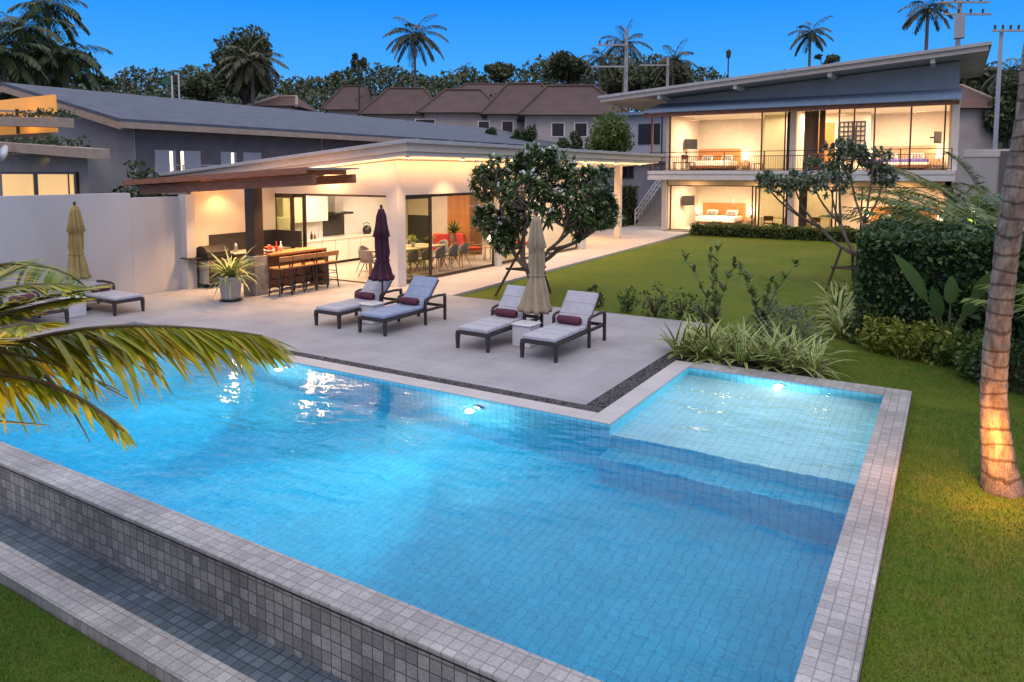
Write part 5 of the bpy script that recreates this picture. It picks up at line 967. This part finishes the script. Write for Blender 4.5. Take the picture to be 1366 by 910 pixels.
hedge('low_hedge', (-18.6, 35.8, -.1), (-16.6, 40.6, .55), 2600, .14, 'leaf_lowhedge', 'short low hedge on the bend of the path before the stair'); hedge('tall_hedge', (-24, 40.8, -.1), (-16.7, 42.5, 2.3), 8000, .17, 'leaf_dark', 'tall shadowy hedge left of the outdoor stair')
hedge('low_hedge', (-18.8, 33.8, -.1), (-16.2, 34.8, .5), 1500, .14, 'leaf_lowhedge', 'low hedge behind the free-standing white column')
def bush(c, r, n, size, leaf, label, name='shrub', core=True, aspect=.5):
    c = Vector(c); t = thing(name, (c.x, c.y, c.z), label, 'shrub'); p, d = blob_pts(n, (c.x, c.y, c.z+r[2]*.42), (r[0], r[1], r[2]*.62), .6, .75); p += .12*r[2]*np.sin(p[:, [1, 2, 0]]*9/max(r)); LF().cloud(p, size, aspect, .35, d*.5).build('foliage', leaf, t)
    m = MB()
    for k in range(7): a = k*.9; m.tube((c, c+Vector((math.cos(a)*r[0]*.5, math.sin(a)*r[1]*.5, r[2]*.6))), .015, 5)
    m.build('stems', 'stake', t)
# low yellow-green shrubs before the hedge
for i, (x, y, s) in enumerate(((-.95, 14.62, .42), (-.55, 14.45, .46), (-.15, 14.3, .44), (.25, 14.2, .5), (.65, 13.95, .48), (.55, 13.5, .40))):
    bush((x, y, LZ), (s, s*.9, .62), 900, .085, 'leaf_yellow' if i < 3 else 'leaf_mid', ('yellow-green shrub at the near left foot of the clipped hedge', 'yellow-green shrub second from the hedge corner', 'yellow-green shrub in the middle of the row before the hedge', 'mid green shrub right of the yellow-green ones before the hedge', 'mid green shrub close to the leaning palm trunk', 'small mid green shrub nearest the camera in the row before the hedge')[i])
# striped plants
def striped(c, n, L, label, group, leaf='leaf_striped'):
    c = Vector(c); t = LF(); spider(t, c, n, L, 1., c.z, 1.25); tag(t.build('striped_plant', leaf, None, loc=c), label, 'plant', group)
k = 0
for row, y in enumerate((12.22, 12.62, 13.05)):
    for x in np.arange(-4.0+row*.10, -1.72-row*.22, .36):
        striped((x+random.uniform(-.08, .08), y+random.uniform(-.08, .08), -.03), 40, .80, 'cream and green striped plant in the dense bed behind the shallow shelf', 'striped plants in the bed behind the shallow shelf')
for i, (x, y) in enumerate(((-1.75, 15.5), (-1.85, 16.1), (-1.95, 16.8), (-2.0, 17.5), (-2.15, 18.3), (-2.35, 19.1), (-2.3, 19.9), (-2.0, 20.6))):
    striped((x, y, LZ), 40, .78, 'cream and green striped plant lining the left foot of the clipped hedge', 'striped plants along the clipped hedge')
bush((-2.55, 13.65, LZ), (.62, .5, .85), 2400, .07, 'leaf_bluegreen', 'round blue-green mound shrub behind the striped plants', aspect=.35)
for i, (x, y, s) in enumerate(((-5.65, 15.5, .38), (-5.05, 15.45, .30), (-4.45, 15.3, .34), (-6.4, 15.7, .26), (-7.3, 15.9, .22))):
    bush((x, y, LZ), (s, s*.8, .75-.06*i), 260, .085, 'leaf_mid' if i % 2 else 'leaf_dark', ('loose dark shrub at the back edge of the terrace by the lawn', 'loose green shrub right of it at the terrace edge, beside the striped bed', 'dark shrub at the left end of the striped bed', 'small green shrub at the terrace edge behind the right lounger', 'smallest dark shrub at the terrace edge near the frangipani stakes')[i])
def stalk(c, h, n, label, lean=0.):
    c = Vector(c); t = thing('tall_stalk_shrub', c, label, 'shrub'); m = MB(); l = LF()
    for k in range(n):
        a = random.uniform(0, 6.3); hh = h*random.uniform(.7, 1.); top = c+Vector((math.cos(a)*.5+lean, math.sin(a)*.3, hh)); pth = bez(c, c+Vector((0, 0, hh*.55)), top, 6); m.tube(pth, [.010-.001*i for i in range(7)], 5)
        for i in range(1, 7):
            for j in range(9): b_ = random.uniform(0, 6.3); l.blade(pth[i]+Vector((0, 0, random.uniform(-.1, .1))), (math.cos(b_), math.sin(b_), random.uniform(.5, 1.8)), random.uniform(.12, .22), .065, .5, 3)
    m.build('stems', 'green_stem', t); l.build('foliage', 'leaf_fresh', t)
stalk((-3.75, 13.55, LZ), 1.95, 4, 'tall thin leafy stalk shrub on the left of the striped bed', -.1); stalk((-2.95, 13.75, LZ), 1.75, 4, 'tall thin leafy stalk shrub on the right of the striped bed', .12)
bush((-22.4, 13.4, 0), (.7, .5, 3.9), 1500, .16, 'leaf_dark', 'dark leafy shrub at the right end of the villa awning'); bush((-21.2, 13.2, 0), (.6, .5, 3.3), 1200, .16, 'leaf_dark', 'second dark shrub between the villa and the pergola')
# banana-like plant right of the hedge face
bp = thing('banana_plant', (.15, 14.85, LZ), 'tall plant with big torn paddle leaves against the hedge face', 'plant'); l = LF(); m = MB(); bx = Vector((.05, 14.75, LZ))
for dx, hh, L in ((-.25, 1.05, 1.0), (.0, 1.0, .55), (.22, 1.1, .7), (-.1, .75, .6), (.35, 1.3, .6), (.15, .8, .5)):
    b0 = bx+Vector((dx*.25, 0, 0)); tp_ = bx+Vector((dx*1.6, -.08, hh)); m.tube(bez(b0, b0+Vector((0, 0, hh*.6)), tp_, 5), [.035, .032, .028, .024, .02, .015], 6); l.blade(tp_, (dx*1.4, -.25, .95), L, .22, .7, 6, .3, True, (.1, -1, .2))
m.build('stems', 'green_stem', bp); l.build('leaves', 'leaf_banana', bp)
# ---- palms
def frond(l, rib, pts, L, dens, droop=.9, W=.045, side_spread=1., wmul=1., seg=4):
    """pinnate palm leaf: a curved rib with strap leaflets on both sides"""
    pts = [Vector(p) for p in pts]; n = len(pts); rib.tube(pts, [.028*wmul*(1-.85*k/(n-1))+.003 for k in range(n)], 5); tot = sum((pts[k+1]-pts[k]).length for k in range(n-1)); cnt = int(tot*dens)
    for i in range(cnt):
        f = .10+.9*i/cnt; x = f*(n-1); k = min(int(x), n-2); p = pts[k].lerp(pts[k+1], x-k); d = (pts[k+1]-pts[k]).normalized(); s = d.cross(Vector((0, 0, 1))).normalized(); ln = L*(math.sin(PI*(.12+.80*f))**.6)*random.uniform(.85, 1.1)
        for sg in (-1, 1): e = s*sg*side_spread+d*(.55+.5*f)+Vector((0, 0, random.uniform(-.05, .25))); l.blade(p, e, ln, W*random.uniform(.8, 1.15), droop*random.uniform(.7, 1.4), seg, .15)
def coconut(base, top, label, nf=18, FL=3.4, dens=7, leaf='leaf_palm_far', bark='bark', r=.2, LL=.8, W=.07, seg=3, name='coconut_palm', upbias=0., skip=None, droop=1.15):
    base = Vector(base); top = Vector(top); t = thing(name, base, label, 'palm tree'); m = MB(); mid = base.lerp(top, .5)+Vector(((top-base).x*-.18, (top-base).y*-.18, 0)); m.tube(bez(base, mid, top, 10), [r*(1.35-.75*k/10) if k else r*1.7 for k in range(11)], 10); m.build('trunk', bark, t, smooth=True); l = LF(); rib = MB()
    for k in range(nf):
        a = k*2.399+random.uniform(-.2, .2); e = 1.15-1.75*(k/nf)**.9+upbias; q = Vector((math.cos(a), math.sin(a), 0))
        if skip and skip(q): continue
        p = top.copy(); d = (q*math.cos(e)+Vector((0, 0, math.sin(e)))).normalized(); pts = [p.copy()]; st = FL*random.uniform(.85, 1.1)/8
        for j in range(8): p = p+d*st; d = (d+Vector((0, 0, -.20*droop/1.15))).normalized(); pts.append(p.copy())
        frond(l, rib, pts, LL, dens, .9, W, 1., 1., seg)
    rib.build('fronds', 'palm_rib', t); l.build('leaflets', leaf, t); return t
def far_palm(px, py, dist, label, FL=3.6, lean=(0, 0), **kw):
    T = far(px, py, dist); g = min(ground_z(T.x, T.y), T.z-5); return coconut((T.x+lean[0], T.y+lean[1], g), T, label, FL=FL, **kw)
far_palm(553, 48, 95, 'tall coconut palm rising highest above the village roofs', 4.6, nf=24, LL=1.1, W=.13, dens=6); far_palm(336, 84, 66, 'broad drooping coconut palm inside the round dark tree', 3.4, nf=26, LL=1., W=.11, leaf='leaf_palm_far'); far_palm(1081, 45, 85, 'coconut palm on the skyline above the balcony roof', 3.0, nf=18, LL=.8, W=.11)
far_palm(1238, 12, 64, 'coconut palm left of the pole behind the high roof end', 2.6, nf=16, LL=.8, W=.1); far_palm(833, 60, 78, 'coconut palm close behind the tall concrete pole', 3.2, nf=16, LL=.8, W=.1, upbias=.3); far_palm(898, 84, 82, 'coconut palm just left of the rising roof', 3.4, nf=18, LL=.9, W=.1, upbias=.2); far_palm(1347, 95, 60, 'small palm behind the slim pole at the right edge', 2.6, nf=16, LL=.8, W=.09)
far_palm(800, 78, 84, 'coconut palm left of the tall concrete pole', 3., nf=15, LL=.8, W=.1); far_palm(620, 92, 130, 'tiny far coconut palm right of the tallest palm', 2.2, nf=12, LL=.8, W=.12)
for px, py, d, lab, FL in ((64, 10, 56, 'coconut palm with the highest crown at the left', 3.2), (28, 40, 52, 'coconut palm at the far left behind the villa roof', 3.4), (88, 75, 54, 'coconut palm with hanging fronds over the left end of the roof', 3.4), (52, 80, 58, 'dense coconut palm in the middle of the left clump', 3.6), (5, 75, 50, 'coconut palm cut by the left picture edge', 3.2)): far_palm(px, py, d, lab, FL, nf=20, LL=1., W=.11, leaf='leaf_dark')
def tree(px, top, bot, wpx, dist, label, leaf='leaf_forest', n=2600, size=.55, lobes=7, seed=0, name='broadleaf_tree', gap=1.):
    random.seed(seed+px); T = far(px, top, dist); Bm = far(px, bot, dist); w_ = wpx/F*dist/2; hgt = (T.z-Bm.z); c = Vector((T.x, T.y, Bm.z+hgt*.5)); g = ground_z(T.x, T.y)-.2; t = thing(name, (T.x, T.y, g), label, 'tree'); m = MB(); l = LF(); f0 = Vector((T.x, T.y, max(g+.8, Bm.z-.1*hgt))); m.tube((Vector((T.x, T.y, g)), f0), [w_*.10, w_*.07], 8)
    for k in range(lobes):
        d = Vector((random.gauss(0, 1), random.gauss(0, 1), random.gauss(.15, .9))).normalized(); q = c+Vector((d.x*w_*.58, d.y*w_*.58, d.z*hgt*.30)); r = random.uniform(.30, .52)*gap; m.tube(bez(f0, f0.lerp(q, .5)+Vector((0, 0, .3)), q, 3), [w_*.05, w_*.035, w_*.025, w_*.012], 5); p, dd = blob_pts(n//lobes, q, (w_*r, w_*r, hgt*r*.62), .45, .8); l.cloud(p, size, .5, .3, dd*.35)
    if gap >= 1: p, dd = blob_pts(n//2, c, (w_*.62, w_*.62, hgt*.38), .3, .9); l.cloud(p, size*1.1, .55, .3)
    m.build('trunk', 'bark_dark', t); l.build('crown', leaf, t)
tree(328, 40, 138, 98, 70, 'big round dark tree standing alone above the shingle roof', n=5200, size=.42, lobes=12); tree(268, 95, 138, 66, 74, 'low dark tree just left of the big round tree', size=.5); tree(55, 55, 120, 150, 60, 'dark leafy tree mixed into the left palm clump', 'leaf_dark', 4200, .42, 10, gap=.8); tree(128, 98, 118, 60, 58, 'thin branching tree right of the left palm clump', 'leaf_dark', 500, .35, 6, gap=.6); tree(478, 66, 108, 34, 90, 'nearly bare wispy tree against the sky left of the tallest palm', n=260, size=.5, lobes=6, gap=.55)
tree(757, 68, 112, 74, 100, 'bushy tree on the skyline above the village', n=2600); tree(880, 76, 135, 92, 88, 'dark bushy tree behind the two concrete poles', n=3200); tree(838, 84, 130, 70, 92, 'dark tree behind the tall concrete pole', n=2600); tree(668, 84, 110, 50, 110, 'pale crowned small tree left of the skyline hump', n=1500); tree(1100, 70, 90, 44, 92, 'small dark tree at the foot of the skyline palm', n=700, size=.4, gap=.7); tree(1310, 90, 150, 60, 66, 'dark tree behind the high right end of the roof', n=2400); tree(1350, 100, 190, 70, 58, 'dark tree behind the slim grey pole', n=2600)
for a, (px, tp, bt, w_) in enumerate(((575, 168, 208, 30), (655, 170, 212, 30), (715, 164, 214, 40), (760, 170, 216, 40), (690, 172, 212, 30))): tree(px, tp, bt, w_, 58, ('bushy garden tree before the white bays of the middle village house', 'small garden tree between two village houses left of the dark windows', 'garden tree half covering the wall of the village houses', 'garden tree just left of the fresh green round tree', 'low garden tree close over the pavilion roof line')[a], 'leaf_dark', 900, .3, 6, gap=.9)
tree(812, 148, 228, 72, 50, 'round fresh green tree between village and big house', 'leaf_fresh', 3800, .24, 14, gap=1.)
def forest():
    l = LF(); m = MB()
    for px in range(-260, 1700, 26):
        tp = 104+5*math.sin(px*.021)+5*math.sin(px*.057+1)+random.uniform(-7, 7)-(10 if 690 < px < 950 else 0)+(6 if 100 < px < 260 else 0)
        for d in (122, 140): c = far(px+random.uniform(-10, 10), tp+20-(3 if d > 130 else 0), d); r = random.uniform(3.2, 5.); p, dd = blob_pts(420, c, (r, r, random.uniform(3, 4.2)), .55, 1.6); l.cloud(p, .75, .55, .3, dd*.3)
    tag(l.build('forest', 'leaf_forest'), kind='stuff')
forest()
def under():   # scrub between the far houses and the wood
    l = LF()
    for px in range(-240, 1640, 30):
        for d, y in ((106, 136), (96, 150)): c = far(px+random.uniform(-12, 12), y+random.uniform(-4, 4), d); p, dd = blob_pts(240, c, (3, 3, 2.4), .5, 1.5); l.cloud(p, .6, .55, .3, dd*.3)
    tag(l.build('undergrowth', 'leaf_forest'), kind='stuff')
under()
# right side: clumping palms and shrubs
def areca(c, h, n, L, label, leaf='leaf_bright_palm', W=.06):
    c = Vector(c); t = thing('clumping_palm', c, label, 'palm'); l = LF(); rib = MB()
    for k in range(n):
        a = k*2.399; q = Vector((math.cos(a), math.sin(a), 0)); p = c+q*.12; d = (q*random.uniform(.25, .75)+Vector((0, 0, 1))).normalized(); pts = [p.copy()]
        for j in range(8): p = p+d*h/8*random.uniform(.9, 1.1); d = (d+q*.10+Vector((0, 0, -.11))).normalized(); pts.append(p.copy())
        frond(l, rib, pts, L, 17, .6, W, 1., .6, 3)
    rib.build('stems', 'green_stem', t); l.build('fronds', leaf, t)
areca((.75, 23.5, LZ), 4.6, 20, .62, 'bright yellow-green clumping palm behind the hedge, lit from below'); light('uplight_glow', 'POINT', (.5, 22.6, 1.9), 30, (1, .85, .4), .1); areca((1.5, 32, LZ), 6.0, 18, .8, 'tall clumping palm in front of the pale retaining wall', 'leaf_mid', .08); areca((-.1, 26.8, LZ), 4.2, 16, .5, 'darker clumping palm at the corner of the house', 'leaf_mid'); areca((1.9, 26.5, LZ), 5.0, 18, .62, 'mid green clumping palm under the pale retaining wall', 'leaf_mid'); areca((2.9, 13.0, LZ), 3.0, 18, .5, 'green clumping palm just right of the leaning palm trunk', 'leaf_bright_palm'); areca((2.1, 17.5, LZ), 4.6, 18, .5, 'green clumping palm right of the hedge behind the trunk', 'leaf_mid')
bush((-.9, 23.2, LZ), (.9, .8, 2.1), 2600, .13, 'leaf_dark', 'dark leafy shrub rising behind the clipped hedge'); bush((.2, 22.6, LZ), (.9, .8, 1.75), 2600, .13, 'leaf_mid', 'green leafy shrub between the clipped hedge and the bright palm'); bush((.9, 31, LZ), (1.2, 1.2, 2.0), 2600, .2, 'leaf_dark', 'dark shrub against the right corner of the house'); bush((2.6, 34, LZ), (1.6, 1.2, 2.2), 2200, .2, 'leaf_dark', 'dark round shrub before the pale retaining wall')
bush((.8, 13.1, LZ), (.5, .45, .7), 700, .09, 'leaf_dark', 'dark shrub in shade left of the palm trunk'); bush((2.4, 12.0, LZ), (.8, .8, .9), 1200, .1, 'leaf_mid', 'green shrub right of the palm trunk')
for k in range(6):
    x = -2.6+k*.33; pass
# the leaning trunk on the right
def leaning_palm():
    P = [(1340, 655, 0), (1330, 600, 0), (1326, 520, 0), (1332, 430, 0), (1341, 350, 0), (1350, 290, 0), (1358, 229, 0), (1369, 169, 0), (1381, 70, 0), (1394, -40, 0), (1412, -150, 0), (1434, -290, 0)]
    B0 = gp(1340, 655, LZ); Yb = B0.y; pts = [onY(a, b_, Yb+.02*(655-b_)*.01) for a, b_, _ in P]; pts[0].z = LZ-.1; t = thing('leaning_coconut_palm', (pts[0].x, pts[0].y, LZ), 'ringed coconut palm trunk leaning up at the right picture edge', 'palm tree'); m = MB()
    n = 230; tot = len(pts)-1; n_a = 28; ring = 0.; Q = []
    def cr(x):
        k = min(int(x), tot-1); f = x-k; p0 = pts[max(k-1, 0)]; p1 = pts[k]; p2 = pts[k+1]; p3 = pts[min(k+2, tot)]; return .5*((2*p1)+(p2-p0)*f+(2*p0-5*p1+4*p2-p3)*f*f+(3*p1-p0-3*p2+p3)*f**3)
    i0 = 0
    for k in range(n+1):
        p = cr(tot*k/n); h = p.z-LZ; r = .114+.085*math.exp(-max(h, 0)*2.2)-.008*h/3; ph = (h*6.3+.5*math.sin(h*9)+.3*math.sin(h*23)) % 1.0; r *= 1+.10*(ph if h > .25 else .3)-.03
        for a in range(n_a):
            th = 2*PI*a/n_a; w_ = 1+.018*math.sin(3*th+h*4)+.014*math.sin(7*th+h*17)+.01*math.sin(13*th-h*40); m.v.append(p+Vector((math.cos(th)*r*w_, math.sin(th)*r*w_, .025*math.sin(th*2+h*5)+.02*math.sin(3*th))))
    for k in range(n):
        for a in range(n_a): b_ = (a+1) % n_a; m.f.append((k*n_a+a, k*n_a+b_, (k+1)*n_a+b_, (k+1)*n_a+a))
    m.build('trunk', 'palm_bark', t, smooth=True); l = LF(); rib = MB(); top = pts[-1]
    for k in range(14):
        a = k*2.399; q = Vector((math.cos(a), math.sin(a), 0)); e = 1.2-1.0*k/14; p = top.copy(); d = q*math.cos(e)+Vector((0, 0, math.sin(e))); ps = [p.copy()]
        for j in range(8): p = p+d*.38; d = (d+Vector((0, 0, -.12))).normalized(); ps.append(p.copy())
        frond(l, rib, ps, .7, 8, .7, .05)
    rib.build('fronds', 'palm_rib', t); l.build('leaflets', 'leaf_mid', t)
    u = thing('garden_uplight', (pts[0].x+.62, pts[0].y-.30, LZ), 'small dark garden uplight at the foot of the leaning palm', 'garden light'); m = MB(); c = u.location; m.lathe([(.05, .0), (.055, .10), (.06, .12)], 12, c); m.build('housing', 'dark_metal', u); m = MB(); m.lathe([(.045, .121), (.04, .125)], 12, c); m.build('lens', 'lamp_warm', u)
    light('uplight_lamp', 'SPOT', c+Vector((0, 0, .16)), 60, (1, .45, .16), .05, pts[5]+Vector((0, 0, .3)), 80, .8); light('uplight_glow', 'POINT', c+Vector((-.75, -.15, .60)), 45, (1, .36, .07), .06)
leaning_palm()
def garden_lamp(p, e, label):
    u = thing('garden_uplight', p, label, 'garden light'); m = MB(); m.lathe([(.03, 0), (.03, .25), (.07, .27), (.07, .33)], 12, p); m.build('housing', 'dark_metal', u); m = MB(); m.lathe([(.05, .331), (.045, .335)], 12, p); m.build('lens', 'lamp_warm', u); light('uplight_glow', 'POINT', Vector(p)+Vector((0, 0, .5)), e, (1, .52, .16), .06)
# the young palm at the left, its fronds hanging over the pool
def young_palm():
    D = 4.7; top = far(-150, 492, D); base = Vector((top.x-.15, top.y-.1, -.62)); t = thing('young_coconut_palm', base, 'young coconut palm whose yellow-green fronds hang over the pool at the left', 'palm tree'); m = MB(); m.tube(bez(base, base.lerp(top, .5)+Vector((-.05, 0, 0)), top, 8), [.2-.008*k for k in range(9)], 12); m.build('trunk', 'palm_bark', t, smooth=True); l = LF(); rib = MB()
    def fr(P, L, dens, W, spread, droop, hang=1., bias=(0, 0, 0)):
        pts = []
        for i in range(len(P)-1):
            for f in (0, .5): a = far(*P[i]); c = far(*P[i+1]); pts.append(a.lerp(c, f))
        pts.append(far(*P[-1])); n = len(pts)
        for _ in range(2): pts = [pts[0]]+[(pts[k-1]+pts[k]*2+pts[k+1])/4 for k in range(1, n-1)]+[pts[-1]]
        rib.tube(pts, [.020*(1-.85*k/(n-1))+.003 for k in range(n)], 6); tot = sum((pts[k+1]-pts[k]).length for k in range(n-1)); cnt = int(tot*dens)
        for i in range(cnt):
            f = i/cnt; x = f*(n-1); k = min(int(x), n-2); p = pts[k].lerp(pts[k+1], x-k); d = (pts[k+1]-pts[k]).normalized(); s = d.cross(Vector((0, 0, 1))).normalized(); ln = L*(1.0-.62*f**1.5)*random.uniform(.55, 1.15)
            if math.sin(i*.9)+math.sin(i*.37) < -1.25: continue
            for sg in (-1, 1): e = s*sg*spread*random.uniform(.5, 1.5)+d*(.55+.9*f)*random.uniform(.6, 1.5)+Vector((bias[0], bias[1], bias[2]-hang*random.uniform(.4, 1.))); l.blade(p, e, ln, W*random.uniform(.8, 1.2), droop*random.uniform(.6, 1.3), 5, .12)
    fr([(-150, 492, 4.7), (-70, 478, 4.66), (0, 462, 4.6), (80, 443, 4.55), (150, 434, 4.5), (220, 435, 4.45), (300, 440, 4.4), (350, 448, 4.38)], .76, 112, .031, .42, .5, .55)
    fr([(-150, 492, 4.7), (-70, 500, 4.45), (0, 497, 4.35), (60, 508, 4.25), (105, 530, 4.2), (140, 552, 4.15), (165, 575, 4.1)], .36, 26, .024, .25, .5, .3)
    fr([(-150, 492, 4.7), (-90, 455, 4.5), (-40, 425, 4.35), (20, 405, 4.2), (70, 395, 4.1), (110, 388, 4.05)], .46, 110, .030, .9, .15, .0, (0, 0, .1))
    fr([(-150, 492, 4.7), (-80, 430, 4.9), (-30, 388, 5.0), (10, 365, 5.1), (30, 356, 5.15)], .44, 100, .030, .9, .25, .0, (0, 0, .1))
    for P in ([(40, 452, 4.5), (110, 500, 4.4), (170, 532, 4.35)], [(0, 492, 4.4), (60, 520, 4.3), (130, 545, 4.25)], [(130, 450, 4.4), (165, 480, 4.35), (218, 505, 4.3)], [(-40, 560, 4.2), (20, 563, 4.2), (66, 568, 4.2)], [(0, 470, 4.45), (70, 478, 4.4), (140, 505, 4.3), (160, 522, 4.3)], [(60, 500, 4.3), (95, 540, 4.25), (120, 590, 4.2)]): rib.tube(bez(far(*P[0]), far(*P[1]), far(*P[-1]), 8), [.011-.001*k for k in range(9)], 5)
    fr([(-150, 492, 4.7), (-90, 470, 4.2), (-40, 450, 4.0), (10, 436, 3.9), (50, 432, 3.85)], .42, 90, .028, .9, .2, .2)
    fr([(-150, 492, 4.7), (-95, 440, 4.6), (-50, 405, 4.5), (0, 385, 4.45), (50, 378, 4.4), (95, 380, 4.4)], .40, 120, .026, .45, .2, .15)
    fr([(-150, 492, 4.7), (-100, 415, 4.8), (-60, 375, 4.8), (-20, 355, 4.8), (20, 350, 4.8)], .36, 120, .026, .5, .2, .1)
    fr([(-150, 492, 4.7), (-90, 465, 4.35), (-40, 440, 4.2), (10, 418, 4.1), (60, 405, 4.05), (100, 398, 4.0)], .34, 130, .022, .4, .2, .2)
    for a in (120, 160, 200, 240, 280):
        q = Vector((math.cos(R(a)), math.sin(R(a)), 0)); p = top.copy(); d = (q+Vector((0, 0, .9))).normalized(); ps = [p.copy()]
        for j in range(8): p = p+d*.3; d = (d+Vector((0, 0, -.2))).normalized(); ps.append(p.copy())
        frond(l, rib, ps, .6, 16, .7, .04)
    rib.build('fronds', 'palm_rib', t); l.build('leaflets', 'leaf_palm_near', t)
    light('uplight_glow', 'SPOT', (top.x+.9, top.y-.9, -.3), 420, (1, .68, .25), .1, far(120, 460, 4.5), 85, .8)
    u = thing('garden_uplight', (top.x+.9, top.y-.9, -.6), 'garden uplight under the young palm', 'garden light'); m = MB(); m.lathe([(.05, 0), (.055, .1), (.06, .12)], 12, u.location); m.build('housing', 'dark_metal', u)
young_palm()
# ================================================================== SKY, SUN, CAMERA
def sky():
    w_ = bpy.data.worlds.new('World'); sc.world = w_; w_.use_nodes = True; nt = w_.node_tree; bg = nt.nodes['Background']; tc = N(nt, 'ShaderNodeTexCoord'); sp = N(nt, 'ShaderNodeSeparateXYZ'); nt.links.new(tc.outputs['Generated'], sp.inputs[0])
    cr = N(nt, 'ShaderNodeValToRGB'); e = cr.color_ramp.elements
    stops = [(0, (.42, .62, .86)), (.06, (.24, .51, .89)), (.13, (.045, .36, .92)), (.23, (.002, .245, .88)), (.34, (.14, .34, .86)), (.48, (.95, 1.02, 1.36)), (1, (1.0, 1.0, 1.18))]
    while len(e) < len(stops): e.new(.5)
    for a, (p, c) in zip(e, stops): a.position = p; a.color = (*c, 1)
    nt.links.new(sp.outputs[2], cr.inputs[0])
    # high thin cloud overhead, after-glow behind the viewer
    n = N(nt, 'ShaderNodeTexNoise'); n.inputs['Scale'].default_value = 2.2; n.inputs['Detail'].default_value = 6; nt.links.new(tc.outputs['Generated'], n.inputs[0]); mr = N(nt, 'ShaderNodeMapRange'); mr.inputs[1].default_value = .42; mr.inputs[2].default_value = .66; nt.links.new(n.outputs[0], mr.inputs[0])
    up = N(nt, 'ShaderNodeMapRange'); up.inputs[1].default_value = .28; up.inputs[2].default_value = .55; nt.links.new(sp.outputs[2], up.inputs[0]); mm = N(nt, 'ShaderNodeMath', operation='MULTIPLY'); nt.links.new(mr.outputs[0], mm.inputs[0]); nt.links.new(up.outputs[0], mm.inputs[1]); m2 = N(nt, 'ShaderNodeMath', operation='MULTIPLY'); m2.inputs[1].default_value = .6; nt.links.new(mm.outputs[0], m2.inputs[0])
    c = mix(nt, m2.outputs[0], cr.outputs[0], (.80, .77, .80))
    dt_ = N(nt, 'ShaderNodeVectorMath', operation='DOT_PRODUCT'); dt_.inputs[1].default_value = (math.sin(YAW), -math.cos(YAW), 0); nt.links.new(tc.outputs['Generated'], dt_.inputs[0]); bk = N(nt, 'ShaderNodeMapRange'); bk.inputs[1].default_value = .1; bk.inputs[2].default_value = 1.; bk.inputs[4].default_value = .45; nt.links.new(dt_.outputs['Value'], bk.inputs[0])
    c = mix(nt, bk.outputs[0], c, (.82, .56, .48))
    st_ = N(nt, 'ShaderNodeTexSky', sky_type='NISHITA'); st_.sun_disc = False; st_.sun_elevation = R(4); st_.sun_rotation = SUNROT; sk = mix(nt, 1., st_.outputs[0], (.05, .05, .05), 'MULTIPLY'); c = mix(nt, .10, c, sk)
    nt.links.new(c, bg.inputs[0]); bg.inputs[1].default_value = 1.08
SUNROT = PI-YAW
sky()
s = light('sun', 'SUN', (0, 0, 30), .5, (1., .88, .82)); s.data.energy = .6; s.data.angle = R(25); s.rotation_euler = Vector((-.35, .55, -.9)).to_track_quat('-Z', 'Y').to_euler()
cam = bpy.data.cameras.new('camera'); co = bpy.data.objects.new('camera', cam); COL.objects.link(co); co.location = (0, 0, H); co.rotation_euler = (PI/2-TILT, 0, YAW); cam.sensor_width = 36; cam.lens = F/1366*36; cam.shift_y = -(455-CY)/1366; cam.clip_end = 3000; sc.camera = co
vs_ = sc.view_settings; vs_.view_transform = 'Standard'; vs_.look = 'None'; vs_.gamma = 1; vs_.exposure = .21
for o in bpy.data.objects:
    if o.type == 'LIGHT' and o.data.type != 'SUN': o.data.energy *= 1.2; vs_.use_curve_mapping = False
sc.cycles.use_denoising = True; sc.cycles.denoiser = 'OPENIMAGEDENOISE'; sc.cycles.sample_clamp_indirect = 3; sc.cycles.max_bounces = 8; sc.cycles.transparent_max_bounces = 16; sc.cycles.diffuse_bounces = 3; sc.cycles.caustics_reflective = False; sc.cycles.caustics_refractive = True; sc.cycles.use_light_tree = True
